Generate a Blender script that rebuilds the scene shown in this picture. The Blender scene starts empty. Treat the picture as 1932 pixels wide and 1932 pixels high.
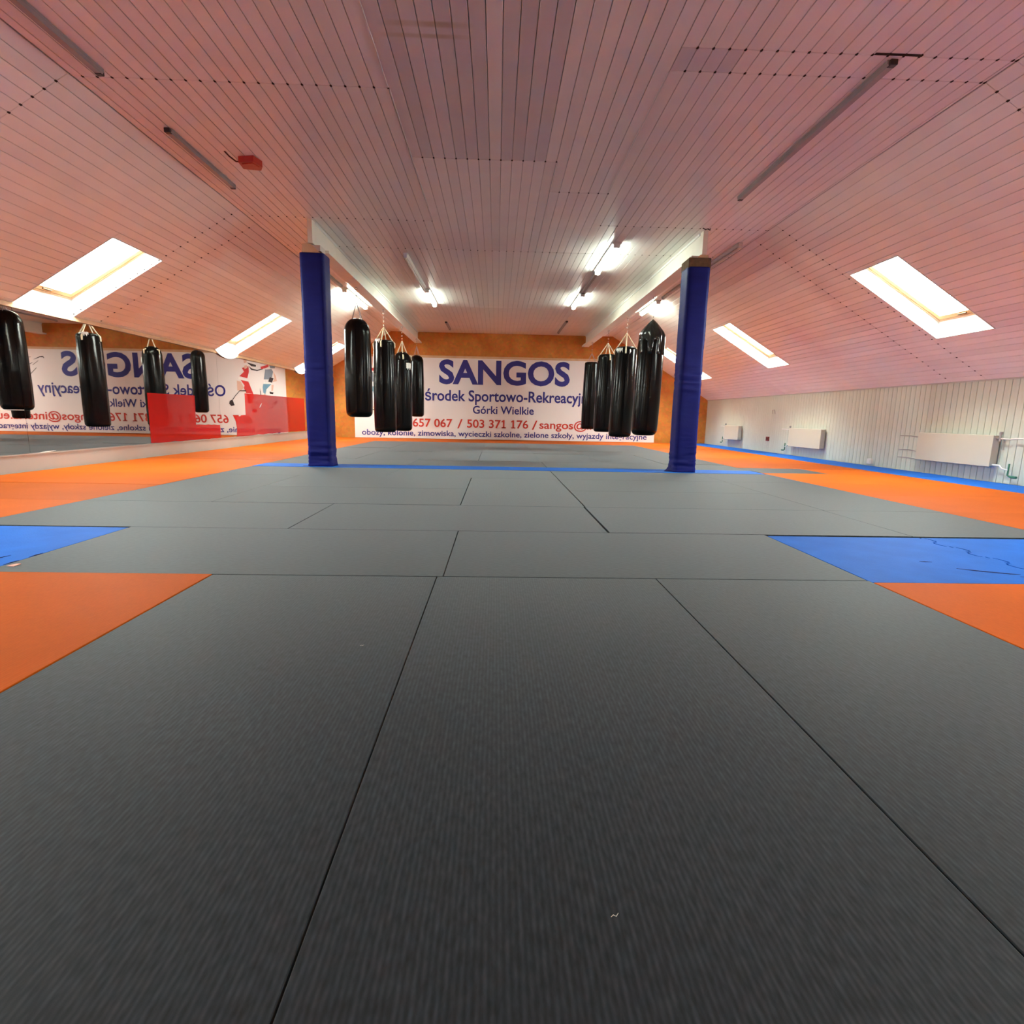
import bpy, bmesh, math, random
from mathutils import Vector, Matrix, noise
random.seed(7)
SC = bpy.context.scene
COL = SC.collection
PI = math.pi

# ---------------------------------------------------------------- camera, world, exposure
CAM_H = 0.7213
FPX, PITCH, YAW, ROLL = 1032.23, 0.17326, 0.031139, -0.0193705
cd = bpy.data.cameras.new('camera')
cam = bpy.data.objects.new('camera', cd)
COL.objects.link(cam)
cd.sensor_width = 36.0
cd.lens = 36.0 * FPX / 1932.0
cd.clip_start = 0.02
cd.clip_end = 300
_f = Vector((math.sin(YAW) * math.cos(PITCH), math.cos(YAW) * math.cos(PITCH), -math.sin(PITCH)))
_r = Vector((math.cos(YAW), -math.sin(YAW), 0))
_d = _f.cross(_r)
_r2 = math.cos(ROLL) * _r + math.sin(ROLL) * _d
_d2 = -math.sin(ROLL) * _r + math.cos(ROLL) * _d
cam.matrix_world = Matrix(((_r2.x, -_d2.x, -_f.x, 0), (_r2.y, -_d2.y, -_f.y, 0), (_r2.z, -_d2.z, -_f.z, CAM_H), (0, 0, 0, 1)))
SC.camera = cam

world = bpy.data.worlds.new('overcast_sky')
SC.world = world
world.use_nodes = True
bg = world.node_tree.nodes['Background']
bg.inputs['Color'].default_value = (1.0, 1.0, 0.99, 1)
bg.inputs['Strength'].default_value = 22.0

SC.view_settings.view_transform = 'Standard'
SC.view_settings.look = 'None'
SC.view_settings.gamma = 1
SC.view_settings.use_curve_mapping = False
SC.view_settings.exposure = 2.05
try:
    cy = SC.cycles
    cy.use_denoising = True
    cy.max_bounces = 12
    cy.diffuse_bounces = 7
    cy.glossy_bounces = 5
    cy.transparent_max_bounces = 12
    cy.transmission_bounces = 4
    cy.caustics_reflective = False
    cy.caustics_refractive = False
    cy.sample_clamp_indirect = 6.0
except Exception:
    pass

# ---------------------------------------------------------------- room numbers (metres)
ZC = 3.12                      # flat ceiling
XFL, XFR = -3.147, 3.436       # folds
XL, XR = -5.30, 6.45           # side walls
YB, YF = 16.90, -9.00          # back wall, wall behind the camera
TH = math.atan(0.6)
SN, CS = math.sin(TH), math.cos(TH)
ROOF = 0.26                    # build-up above the planks
FIN = 0.012                    # plank thickness + batten
WIN_Y = {'left': [(-6.60, -5.74), (-2.24, -1.38), (2.08, 2.94), (6.40, 7.27), (10.74, 11.60), (14.78, 15.62)],  # windows before the visible ones are unseen, added to light the front ceiling
         'right': [(-6.66, -5.80), (-2.30, -1.45), (1.98, 2.80), (6.31, 7.13), (10.72, 11.54), (14.56, 15.38)]}
WIN_X = {'left': (-4.14, -5.285), 'right': (4.40, 5.62)}

# ---------------------------------------------------------------- helpers
def link(name, me, parent=None, mats=()):
    o = bpy.data.objects.new(name, me)
    COL.objects.link(o)
    for m in mats:
        if me is not None and m.name not in [x.name for x in me.materials if x]:
            me.materials.append(m)
    if parent is not None:
        o.parent = parent
    return o

def thing(name, label, cat, loc=(0, 0, 0), group=None, rotz=0.0):
    o = bpy.data.objects.new(name, None)
    COL.objects.link(o)
    o.empty_display_size = 0.05
    o.location = loc
    o.rotation_euler = (0, 0, rotz)
    tag(o, label, cat, group)
    return o

def tag(o, label=None, cat=None, group=None, kind=None):
    if label: o['label'] = label
    if cat: o['category'] = cat
    if group: o['group'] = group
    if kind: o['kind'] = kind
    return o

class MB:
    """collects shapes; build() links them as one mesh object"""
    def __init__(s):
        s.v, s.f, s.mi, s.sm = [], [], [], []
        s.m = 0
        s.smooth = False
    def add(s, vs, fs, smooth=None):
        b = len(s.v)
        s.v += [tuple(p) for p in vs]
        for f in fs:
            s.f.append(tuple(b + i for i in f)); s.mi.append(s.m); s.sm.append(s.smooth if smooth is None else smooth)
        return s
    def box(s, x0, x1, y0, y1, z0, z1, M=None):
        vs = [(x0, y0, z0), (x1, y0, z0), (x1, y1, z0), (x0, y1, z0), (x0, y0, z1), (x1, y0, z1), (x1, y1, z1), (x0, y1, z1)]
        if M is not None: vs = [M @ Vector(p) for p in vs]
        return s.add(vs, [(3, 2, 1, 0), (4, 5, 6, 7), (0, 1, 5, 4), (1, 2, 6, 5), (2, 3, 7, 6), (3, 0, 4, 7)])
    def cbox(s, x0, x1, y0, y1, z0, z1, c=0.004, M=None):
        """box with chamfered edges"""
        rings = []
        for z, i in ((z0, c), (z0 + c, 0), (z1 - c, 0), (z1, c)):
            rings.append([(x0 + i + c * (i == 0) * 0, y0 + i, z), (x1 - i, y0 + i, z), (x1 - i, y1 - i, z), (x0 + i, y1 - i, z)])
        vs = [p for r in rings for p in r]
        fs = [(3, 2, 1, 0), (12, 13, 14, 15)]
        for k in range(3):
            for j in range(4):
                a, b = k * 4 + j, k * 4 + (j + 1) % 4
                fs.append((a, b, b + 4, a + 4))
        if M is not None: vs = [M @ Vector(p) for p in vs]
        return s.add(vs, fs)
    def prism(s, pts, z0, z1, M=None):
        n = len(pts)
        vs = [(p[0], p[1], z0) for p in pts] + [(p[0], p[1], z1) for p in pts]
        if M is not None: vs = [M @ Vector(p) for p in vs]
        fs = [tuple(range(n - 1, -1, -1)), tuple(range(n, 2 * n))]
        fs += [(i, (i + 1) % n, n + (i + 1) % n, n + i) for i in range(n)]
        return s.add(vs, fs)
    def tube(s, pts, r, n=8, cap=True):
        pts = [Vector(p) for p in pts]
        rs = r if isinstance(r, (list, tuple)) else [r] * len(pts)
        vs = []
        up = Vector((0.31, 0.17, 0.93))
        for i, p in enumerate(pts):
            t = (pts[min(i + 1, len(pts) - 1)] - pts[max(i - 1, 0)]).normalized()
            a = t.cross(up)
            if a.length < 0.05: a = t.cross(Vector((1, 0, 0)))
            a.normalize(); b = t.cross(a).normalized()
            for k in range(n):
                q = 2 * PI * k / n
                vs.append(p + rs[i] * (math.cos(q) * a + math.sin(q) * b))
        fs = []
        for i in range(len(pts) - 1):
            for k in range(n):
                a0, b0 = i * n + k, i * n + (k + 1) % n
                fs.append((a0, b0, b0 + n, a0 + n))
        s.add(vs, fs, True)
        if cap:
            m = len(pts) - 1
            s.add([vs[k] for k in range(n)], [tuple(range(n - 1, -1, -1))], False)
            s.add([vs[m * n + k] for k in range(n)], [tuple(range(n))], False)
        return s
    def lathe(s, prof, n=28, c=(0, 0), fn=None):
        vs, fs = [], []
        for (r, z) in prof:
            for k in range(n):
                q = 2 * PI * k / n
                rr = r * (fn(q, z, r) if fn else 1.0)
                vs.append((c[0] + rr * math.cos(q), c[1] + rr * math.sin(q), z))
        for i in range(len(prof) - 1):
            for k in range(n):
                a0, b0 = i * n + k, i * n + (k + 1) % n
                fs.append((a0, b0, b0 + n, a0 + n))
        m = (len(prof) - 1) * n
        fs.append(tuple(range(n - 1, -1, -1)))
        fs.append(tuple(range(m, m + n)))
        return s.add(vs, fs, True)
    def torus(s, c, R, r, ax1, ax2, n=10, k=5, sx=1.0):
        c = Vector(c); a1 = Vector(ax1).normalized(); a2 = Vector(ax2).normalized(); a3 = a1.cross(a2)
        vs, fs = [], []
        for i in range(n):
            q = 2 * PI * i / n
            d = a1 * math.cos(q) * sx + a2 * math.sin(q)
            dn = d.normalized()
            for j in range(k):
                w = 2 * PI * j / k
                vs.append(c + d * R + r * (math.cos(w) * dn + math.sin(w) * a3))
        for i in range(n):
            for j in range(k):
                fs.append((i * k + j, ((i + 1) % n) * k + j, ((i + 1) % n) * k + (j + 1) % k, i * k + (j + 1) % k))
        return s.add(vs, fs, True)
    def mesh(s, name, mats=()):
        me = bpy.data.meshes.new(name)
        me.from_pydata(s.v, [], s.f)
        me.polygons.foreach_set('material_index', s.mi)
        me.polygons.foreach_set('use_smooth', s.sm)
        for m in mats: me.materials.append(m)
        me.update()
        return me
    def build(s, name, mats, parent=None):
        if not isinstance(mats, (list, tuple)): mats = [mats]
        return link(name, s.mesh(name, mats), parent)

# ---------------------------------------------------------------- materials
def new_mat(name):
    m = bpy.data.materials.new(name)
    m.use_nodes = True
    nt = m.node_tree
    return m, nt, nt.nodes['Principled BSDF']

def N(nt, typ, **kw):
    n = nt.nodes.new(typ)
    for k, v in kw.items():
        if k in n.inputs: n.inputs[k].default_value = v
        else: setattr(n, k, v)
    return n

def mapped(nt, kind='Object', scale=(1, 1, 1)):
    tc = N(nt, 'ShaderNodeTexCoord')
    mp = N(nt, 'ShaderNodeMapping')
    mp.inputs['Scale'].default_value = scale
    nt.links.new(tc.outputs[kind], mp.inputs['Vector'])
    return mp.outputs['Vector']

def plain(name, col, rough=0.5, spec=0.5, metal=0.0, var=0.0, scale=6.0, bump=0.0, bscale=40.0, rand=0.0, coords='Object', stretch=(1, 1, 1)):
    """one colour with small procedural unevenness (var), per-object spread (rand) and relief (bump)"""
    m, nt, b = new_mat(name)
    L = nt.links
    b.inputs['Roughness'].default_value = rough
    b.inputs['Specular IOR Level'].default_value = spec
    b.inputs['Metallic'].default_value = metal
    c = (*col, 1)
    b.inputs['Base Color'].default_value = c
    if var or rand:
        val = N(nt, 'ShaderNodeValue'); val.outputs[0].default_value = 1.0
        cur = val.outputs[0]
        if var:
            v = mapped(nt, coords, stretch)
            nz = N(nt, 'ShaderNodeTexNoise', Scale=scale, Detail=5.0)
            L.new(v, nz.inputs['Vector'])
            mr = N(nt, 'ShaderNodeMapRange')
            mr.inputs['From Min'].default_value = 0.25; mr.inputs['From Max'].default_value = 0.75
            mr.inputs['To Min'].default_value = 1 - var; mr.inputs['To Max'].default_value = 1 + var
            L.new(nz.outputs['Fac'], mr.inputs['Value'])
            cur = mr.outputs['Result']
        if rand:
            oi = N(nt, 'ShaderNodeObjectInfo')
            mr = N(nt, 'ShaderNodeMapRange')
            mr.inputs['To Min'].default_value = 1 - rand; mr.inputs['To Max'].default_value = 1 + rand * 0.6
            L.new(oi.outputs['Random'], mr.inputs['Value'])
            mu = N(nt, 'ShaderNodeMath', operation='MULTIPLY')
            L.new(cur, mu.inputs[0]); L.new(mr.outputs['Result'], mu.inputs[1])
            cur = mu.outputs[0]
        vm = N(nt, 'ShaderNodeVectorMath', operation='SCALE')
        vm.inputs[0].default_value = col
        L.new(cur, vm.inputs['Scale'])
        L.new(vm.outputs['Vector'], b.inputs['Base Color'])
    if bump:
        v = mapped(nt, coords, stretch)
        nz = N(nt, 'ShaderNodeTexNoise', Scale=bscale, Detail=4.0)
        L.new(v, nz.inputs['Vector'])
        bp = N(nt, 'ShaderNodeBump', Strength=bump, Distance=0.01)
        L.new(nz.outputs['Fac'], bp.inputs['Height'])
        L.new(bp.outputs['Normal'], b.inputs['Normal'])
    return m

def tatami(name, col, rough, spec, weave=0.16, sheen=0.0):
    """vinyl tatami cover: fine ribs along the mat's own length, broken into short dashes"""
    m, nt, b = new_mat(name)
    L = nt.links
    b.inputs['Roughness'].default_value = rough
    b.inputs['Specular IOR Level'].default_value = spec
    b.inputs['Sheen Weight'].default_value = sheen
    b.inputs['Sheen Roughness'].default_value = 0.35
    b.inputs['Sheen Tint'].default_value = (0.84, 0.95, 1.0, 1)
    v = mapped(nt, 'Object')
    wv = N(nt, 'ShaderNodeTexWave', wave_type='BANDS', bands_direction='X', Scale=31.4, Distortion=0.0)
    L.new(v, wv.inputs['Vector'])
    v2 = mapped(nt, 'Object', (100.0, 34.0, 1.0))
    nz = N(nt, 'ShaderNodeTexNoise', Scale=1.0, Detail=3.0)
    L.new(v2, nz.inputs['Vector'])
    v3 = mapped(nt, 'Object', (1.6, 1.6, 1.0))
    n2 = N(nt, 'ShaderNodeTexNoise', Scale=1.0, Detail=4.0)
    L.new(v3, n2.inputs['Vector'])
    oi = N(nt, 'ShaderNodeObjectInfo')
    def mr(sock, a, c, f0=0.0, f1=1.0):
        n = N(nt, 'ShaderNodeMapRange')
        n.inputs['From Min'].default_value = f0; n.inputs['From Max'].default_value = f1
        n.inputs['To Min'].default_value = a; n.inputs['To Max'].default_value = c
        L.new(sock, n.inputs['Value'])
        return n.outputs['Result']
    def mul(a, c):
        n = N(nt, 'ShaderNodeMath', operation='MULTIPLY')
        L.new(a, n.inputs[0]); L.new(c, n.inputs[1])
        return n.outputs[0]
    cur = mul(mr(wv.outputs['Fac'], 1 - weave * 0.8, 1 + weave * 0.6), mr(nz.outputs['Fac'], 1 - weave * 1.6, 1 + weave * 1.6, 0.2, 0.8))
    cur = mul(cur, mr(n2.outputs['Fac'], 0.92, 1.08, 0.3, 0.7))
    cur = mul(cur, mr(oi.outputs['Random'], 0.92, 1.08))
    vm = N(nt, 'ShaderNodeVectorMath', operation='SCALE')
    vm.inputs[0].default_value = col
    L.new(cur, vm.inputs['Scale'])
    L.new(vm.outputs['Vector'], b.inputs['Base Color'])
    bp = N(nt, 'ShaderNodeBump', Strength=0.25, Distance=0.002)
    L.new(nz.outputs['Fac'], bp.inputs['Height'])
    L.new(bp.outputs['Normal'], b.inputs['Normal'])
    return m

M = {}
M['plank'] = plain('white_plastic_plank', (0.90, 0.875, 0.845), 0.34, 0.42, rand=0.06, var=0.03, scale=3.0)
M['plank_old'] = plain('greyed_plastic_plank', (0.73, 0.70, 0.71), 0.34, 0.4, rand=0.08, var=0.04, scale=3.0)  # darker grey variant of the white plank
def stain_on(m):
    nt = m.node_tree; L = nt.links; b = nt.nodes['Principled BSDF']
    src = b.inputs['Base Color'].links[0].from_socket
    ge = N(nt, 'ShaderNodeNewGeometry'); sp = N(nt, 'ShaderNodeSeparateXYZ'); L.new(ge.outputs['Position'], sp.inputs[0])
    nz = N(nt, 'ShaderNodeTexNoise', Scale=5.0, Detail=3.0); L.new(ge.outputs['Position'], nz.inputs['Vector'])
    def band(sock, c, w):
        s_ = N(nt, 'ShaderNodeMath', operation='SUBTRACT'); s_.inputs[1].default_value = c; L.new(sock, s_.inputs[0])
        a_ = N(nt, 'ShaderNodeMath', operation='ABSOLUTE'); L.new(s_.outputs[0], a_.inputs[0])
        r_ = N(nt, 'ShaderNodeMapRange'); r_.inputs['From Min'].default_value = w; r_.inputs['From Max'].default_value = w * 0.4
        r_.inputs['To Min'].default_value = 0.0; r_.inputs['To Max'].default_value = 1.0; L.new(a_.outputs[0], r_.inputs['Value'])
        return r_.outputs['Result']
    y1 = band(sp.outputs['Y'], 3.90, 0.035); y2 = band(sp.outputs['Y'], 4.01, 0.028); x1 = band(sp.outputs['X'], -0.48, 0.32)
    mx = N(nt, 'ShaderNodeMath', operation='MAXIMUM'); L.new(y1, mx.inputs[0]); L.new(y2, mx.inputs[1])
    m1 = N(nt, 'ShaderNodeMath', operation='MULTIPLY'); L.new(mx.outputs[0], m1.inputs[0]); L.new(x1, m1.inputs[1])
    m2 = N(nt, 'ShaderNodeMath', operation='MULTIPLY'); L.new(m1.outputs[0], m2.inputs[0]); L.new(nz.outputs['Fac'], m2.inputs[1])
    mc = N(nt, 'ShaderNodeMixRGB'); L.new(m2.outputs[0], mc.inputs['Fac']); L.new(src, mc.inputs['Color1'])
    mc.inputs['Color2'].default_value = (0.40, 0.30, 0.12, 1)
    L.new(mc.outputs['Color'], b.inputs['Base Color'])
stain_on(M['plank_old'])
M['backing'] = plain('groove_white', (0.60, 0.57, 0.55), 0.6, 0.2)
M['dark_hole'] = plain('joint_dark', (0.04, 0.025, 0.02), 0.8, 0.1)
M['wall_plank'] = plain('cream_wall_plank', (0.58, 0.63, 0.55), 0.40, 0.3, rand=0.05, var=0.04, scale=2.0)
M['grey_mat'] = tatami('grey_tatami_vinyl', (0.0185, 0.0230, 0.0285), 0.62, 0.13, 0.34, 0.33)
M['orange_mat'] = tatami('orange_tatami_vinyl', (0.47, 0.092, 0.007), 0.62, 0.05, 0.05)
M['blue_mat'] = plain('blue_foam_mat', (0.018, 0.125, 0.50), 0.6, 0.04, var=0.10, scale=5.0, bump=0.15, bscale=120.0, rand=0.05)
M['seam_dark'] = plain('navy_seam', (0.01, 0.015, 0.08), 0.7, 0.2)
M['concrete'] = plain('dark_subfloor', (0.05, 0.05, 0.05), 0.9, 0.1, var=0.2)
M['board'] = plain('white_painted_board', (0.46, 0.455, 0.43), 0.35, 0.4, var=0.05, scale=1.5)
M['shaft'] = plain('white_shaft_lining', (0.60, 0.63, 0.65), 0.45, 0.3, var=0.02)
M['pine'] = plain('varnished_pine', (0.62, 0.36, 0.14), 0.4, 0.4, var=0.18, scale=2.0, stretch=(6, 1, 6))
M['gasket'] = plain('brown_gasket', (0.10, 0.055, 0.03), 0.7, 0.2)
M['beam'] = plain('cream_beam_paint', (0.74, 0.71, 0.64), 0.4, 0.4, var=0.04)
M['steel'] = plain('grey_steel', (0.35, 0.34, 0.34), 0.4, 0.5, metal=0.6)
M['chrome'] = plain('bright_steel', (0.75, 0.74, 0.72), 0.25, 0.5, metal=0.9)
M['pad'] = plain('royal_blue_pad_vinyl', (0.006, 0.010, 0.135), 0.5, 0.14, var=0.15, scale=4.0, bump=0.12, bscale=30.0, stretch=(1, 1, 3))
M['foam'] = plain('brown_foam', (0.13, 0.08, 0.045), 0.85, 0.1, var=0.3, scale=20.0)
M['concrete_post'] = plain('pale_post', (0.6, 0.57, 0.52), 0.7, 0.2)
M['bag'] = plain('black_glossy_vinyl', (0.003, 0.003, 0.0033), 0.17, 0.17, bump=0.35, bscale=7.0, stretch=(1, 1, 0.35))
M['bag_cover'] = plain('black_crumpled_wrap', (0.010, 0.014, 0.014), 0.14, 0.6, bump=0.8, bscale=14.0, stretch=(1, 1, 0.4))
M['strap'] = plain('cream_webbing', (0.72, 0.62, 0.46), 0.7, 0.2, var=0.1, scale=30.0)
M['tape'] = plain('white_tape', (0.85, 0.85, 0.83), 0.3, 0.5, bump=0.3, bscale=25.0)
M['radiator'] = plain('cream_enamel', (0.56, 0.54, 0.45), 0.4, 0.35)
M['green_pipe'] = plain('green_plastic_pipe', (0.05, 0.20, 0.12), 0.4, 0.4)
M['white_pipe'] = plain('white_painted_pipe', (0.75, 0.75, 0.72), 0.4, 0.4)
M['fixture'] = plain('white_lamp_body', (0.72, 0.72, 0.70), 0.35, 0.5)
M['fixture_dark'] = plain('brownish_lamp_tray', (0.29, 0.26, 0.265), 0.35, 0.5, var=0.12, scale=5.0)
M['cap_dark'] = plain('dark_end_cap', (0.03, 0.02, 0.02), 0.4, 0.5)
M['alarm'] = plain('red_alarm_plastic', (0.42, 0.025, 0.012), 0.35, 0.5)
M['cable'] = plain('dark_red_cable', (0.10, 0.02, 0.015), 0.5, 0.3)
M['banner'] = plain('white_banner_vinyl', (0.80, 0.755, 0.76), 0.45, 0.35, var=0.03, scale=0.8, bump=0.08, bscale=1.5)
M['navy'] = plain('navy_print', (0.035, 0.030, 0.22), 0.5, 0.3)
M['redprint'] = plain('red_print', (0.55, 0.045, 0.03), 0.5, 0.3)
M['rail'] = plain('pale_wood_rail', (0.62, 0.40, 0.24), 0.5, 0.3, var=0.1)
M['skin'] = plain('figure_skin_print', (0.72, 0.45, 0.36), 0.5, 0.3)
M['fig_dark'] = plain('figure_dark_print', (0.05, 0.035, 0.04), 0.5, 0.3)
M['fig_grey'] = plain('figure_grey_print', (0.22, 0.26, 0.32), 0.5, 0.3)
M['fig_blue'] = plain('figure_blue_print', (0.16, 0.32, 0.44), 0.5, 0.3)
M['fig_red'] = plain('figure_red_print', (0.58, 0.05, 0.05), 0.5, 0.3)
M['plaster_white'] = plain('white_plaster', (0.80, 0.78, 0.74), 0.8, 0.2, var=0.04)
M['dark_red'] = plain('dark_red_plastic', (0.20, 0.02, 0.02), 0.4, 0.5)
M['bluetarp'] = plain('blue_sheet', (0.10, 0.26, 0.55), 0.5, 0.3)
M['pink'] = plain('pink_paper', (0.85, 0.35, 0.28), 0.7, 0.2)
M['lint'] = plain('pale_lint', (0.6, 0.58, 0.52), 0.9, 0.1)
M['roof'] = plain('roof_boards', (0.30, 0.26, 0.22), 0.8, 0.2, var=0.15)

def orange_wall():
    m, nt, b = new_mat('orange_chipboard_paint')
    L = nt.links
    v = mapped(nt, 'Object', (1, 1, 1))
    n1 = N(nt, 'ShaderNodeTexNoise', Scale=2.2, Detail=6.0)
    n2 = N(nt, 'ShaderNodeTexVoronoi', Scale=14.0)
    L.new(v, n1.inputs['Vector']); L.new(v, n2.inputs['Vector'])
    r = N(nt, 'ShaderNodeValToRGB')
    r.color_ramp.elements[0].position = 0.30; r.color_ramp.elements[0].color = (0.50, 0.16, 0.025, 1)
    r.color_ramp.elements[1].position = 0.72; r.color_ramp.elements[1].color = (0.66, 0.27, 0.055, 1)
    L.new(n1.outputs['Fac'], r.inputs['Fac'])
    mx = N(nt, 'ShaderNodeMixRGB', blend_type='MULTIPLY')
    mx.inputs['Fac'].default_value = 0.22
    L.new(r.outputs['Color'], mx.inputs['Color1']); L.new(n2.outputs['Color'], mx.inputs['Color2'])
    L.new(mx.outputs['Color'], b.inputs['Base Color'])
    b.inputs['Roughness'].default_value = 0.55
    b.inputs['Specular IOR Level'].default_value = 0.25
    bp = N(nt, 'ShaderNodeBump', Strength=0.2, Distance=0.004)
    L.new(n2.outputs['Distance'], bp.inputs['Height']); L.new(bp.outputs['Normal'], b.inputs['Normal'])
    return m
M['orange_wall'] = orange_wall()

def mirror_mat():
    m, nt, b = new_mat('mirror_silver')
    b.inputs['Base Color'].default_value = (0.80, 0.77, 0.74, 1)
    b.inputs['Metallic'].default_value = 1.0
    b.inputs['Roughness'].default_value = 0.012
    return m
M['mirror'] = mirror_mat()

def film_mat():
    m, nt, b = new_mat('glossy_red_film')
    b.inputs['Base Color'].default_value = (0.40, 0.004, 0.003, 1)
    b.inputs['Roughness'].default_value = 0.5
    b.inputs['Coat Weight'].default_value = 0.55
    b.inputs['Specular IOR Level'].default_value = 0.1
    b.inputs['Coat Roughness'].default_value = 0.02
    b.inputs['Coat IOR'].default_value = 1.6
    return m
M['film'] = film_mat()

def glass_mat():
    m, nt, b = new_mat('window_glass')
    nt.nodes.remove(b)
    out = nt.nodes['Material Output']
    tr = N(nt, 'ShaderNodeBsdfTransparent'); tr.inputs['Color'].default_value = (0.88, 0.93, 0.90, 1)
    gl = N(nt, 'ShaderNodeBsdfGlossy', Roughness=0.05)
    mx = N(nt, 'ShaderNodeMixShader')
    mx.inputs['Fac'].default_value = 0.05
    nt.links.new(tr.outputs['BSDF'], mx.inputs[1]); nt.links.new(gl.outputs['BSDF'], mx.inputs[2])
    nt.links.new(mx.outputs['Shader'], out.inputs['Surface'])
    return m
M['glass'] = glass_mat()

def lamp_mat(strength):
    m, nt, b = new_mat('lit_fluorescent_tube')
    b.inputs['Base Color'].default_value = (0.9, 0.9, 0.9, 1)
    b.inputs['Emission Color'].default_value = (0.86, 1.0, 0.84, 1)
    b.inputs['Emission Strength'].default_value = strength
    return m
M['tube_lit'] = lamp_mat(19.0)
M['tube_off'] = plain('unlit_tube_glass', (0.75, 0.75, 0.72), 0.2, 0.5)

# ---------------------------------------------------------------- slope frames
def slope_matrix(side):
    """local x = down the slope from the fold, y = room depth, z = outward"""
    if side == 'left':
        o, dx, n = Vector((XFL, 0, ZC)), Vector((-CS, 0, -SN)), Vector((-SN, 0, CS))
    else:
        o, dx, n = Vector((XFR, 0, ZC)), Vector((CS, 0, -SN)), Vector((SN, 0, CS))
    yv = Vector((0, 1, 0))
    return Matrix(((dx.x, yv.x, n.x, o.x), (dx.y, yv.y, n.y, o.y), (dx.z, yv.z, n.z, o.z), (0, 0, 0, 1)))
SM = {s: slope_matrix(s) for s in ('left', 'right')}
WIN_U = {'left': tuple((XFL - x) / CS for x in WIN_X['left']), 'right': tuple((x - XFR) / CS for x in WIN_X['right'])}
SLEN = {'left': (XFL - XL) / CS, 'right': (XR - XFR) / CS}

# ---------------------------------------------------------------- setting: floor, walls, roof slabs
m = MB(); m.box(XL - 0.3, XR + 0.3, YF - 0.2, YB + 0.2, -0.25, -0.04)
tag(m.build('floor', M['concrete']), 'dark subfloor under the mats', kind='structure')

def wall_profile(x0, x1, pad=0.3):
    return [(x0, -0.25), (x1, -0.25), (x1, ZC - 0.6 * (x1 - XFR) + pad), (XFR, ZC + pad), (XFL, ZC + pad), (x0, ZC - 0.6 * (XFL - x0) + pad)]
for nm, y0, y1, mt in (('wall_back', YB, YB + 0.2, M['orange_wall']), ('wall_front', YF - 0.2, YF, M['plaster_white'])):
    m = MB()
    R = Matrix(((1, 0, 0, 0), (0, 0, 1, 0), (0, 1, 0, 0), (0, 0, 0, 1)))
    m.prism(wall_profile(XL - 0.2, XR + 0.2), y0, y1, R)
    tag(m.build(nm, mt), kind='structure')

ZWL = ZC - 0.6 * (XFL - XL)
ZWR = ZC - 0.6 * (XR - XFR)
m = MB(); m.box(XL - 0.2, XL, YF, YB, -0.25, ZWL + 0.1)
tag(m.build('wall_left', M['board']), kind='structure')
m = MB(); m.box(XR + 0.012, XR + 0.2, YF, YB, -0.25, ZWR + 0.25)
wall_right = tag(m.build('wall_right', M['backing']), kind='structure')

# flat roof slab and pitched slabs with holes at the windows
ceiling = MB(); ceiling.box(XFL - 0.1, XFR + 0.1, YF, YB, ZC + FIN, ZC + FIN + ROOF)
ceiling = tag(ceiling.build('ceiling', M['backing']), kind='structure')
slope_obj = {}
for side in ('left', 'right'):
    mtx = SM[side]; u0, u1 = WIN_U[side]; ue = SLEN[side] + 0.25
    mm = MB()
    ys = [YF] + [y for w in WIN_Y[side] for y in (w[0] - 0.03, w[1] + 0.03)] + [YB]
    for i in range(0, len(ys) - 1):
        a, b = ys[i], ys[i + 1]
        if i % 2 == 0:
            mm.box(-0.1, ue, a, b, FIN, FIN + ROOF, mtx)
        else:
            mm.box(-0.1, u0 - 0.09, a, b, FIN, FIN + ROOF, mtx)
            mm.box(u1 + 0.03, ue, a, b, FIN, FIN + ROOF, mtx)
    slope_obj[side] = tag(mm.build('ceiling_' + side, M['backing']), kind='structure')

# ---------------------------------------------------------------- ceiling planks: every one a piece of its own
PW, GAP = 0.1063, 0.0055
_pcache = {}
def plank_mesh(w, l, t=0.008, mat=M['plank'], key=''):
    k = (round(w, 3), round(l, 2), key)
    if k not in _pcache:
        p = MB()
        c = 0.002
        x0, x1, y0, y1 = -w / 2, w / 2, -l / 2, l / 2
        # visible side is -z (towards the room) with a small eased edge
        vs = [(x0, y0, t), (x1, y0, t), (x1, y1, t), (x0, y1, t),
              (x0, y0, c), (x1, y0, c), (x1, y1, c), (x0, y1, c),
              (x0 + c, y0 + c, 0), (x1 - c, y0 + c, 0), (x1 - c, y1 - c, 0), (x0 + c, y1 - c, 0)]
        fs = [(0, 1, 2, 3)] + [(4 + i, 4 + (i + 1) % 4, (i + 1) % 4, i) for i in range(4)]
        fs += [(8 + i, 8 + (i + 1) % 4, 4 + (i + 1) % 4, 4 + i) for i in range(4)] + [(11, 10, 9, 8)]
        p.add(vs, fs)
        _pcache[k] = p.mesh('plank', [mat])
    return _pcache[k]
holes = {'ceiling': MB(), 'left': MB(), 'right': MB()}
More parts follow.
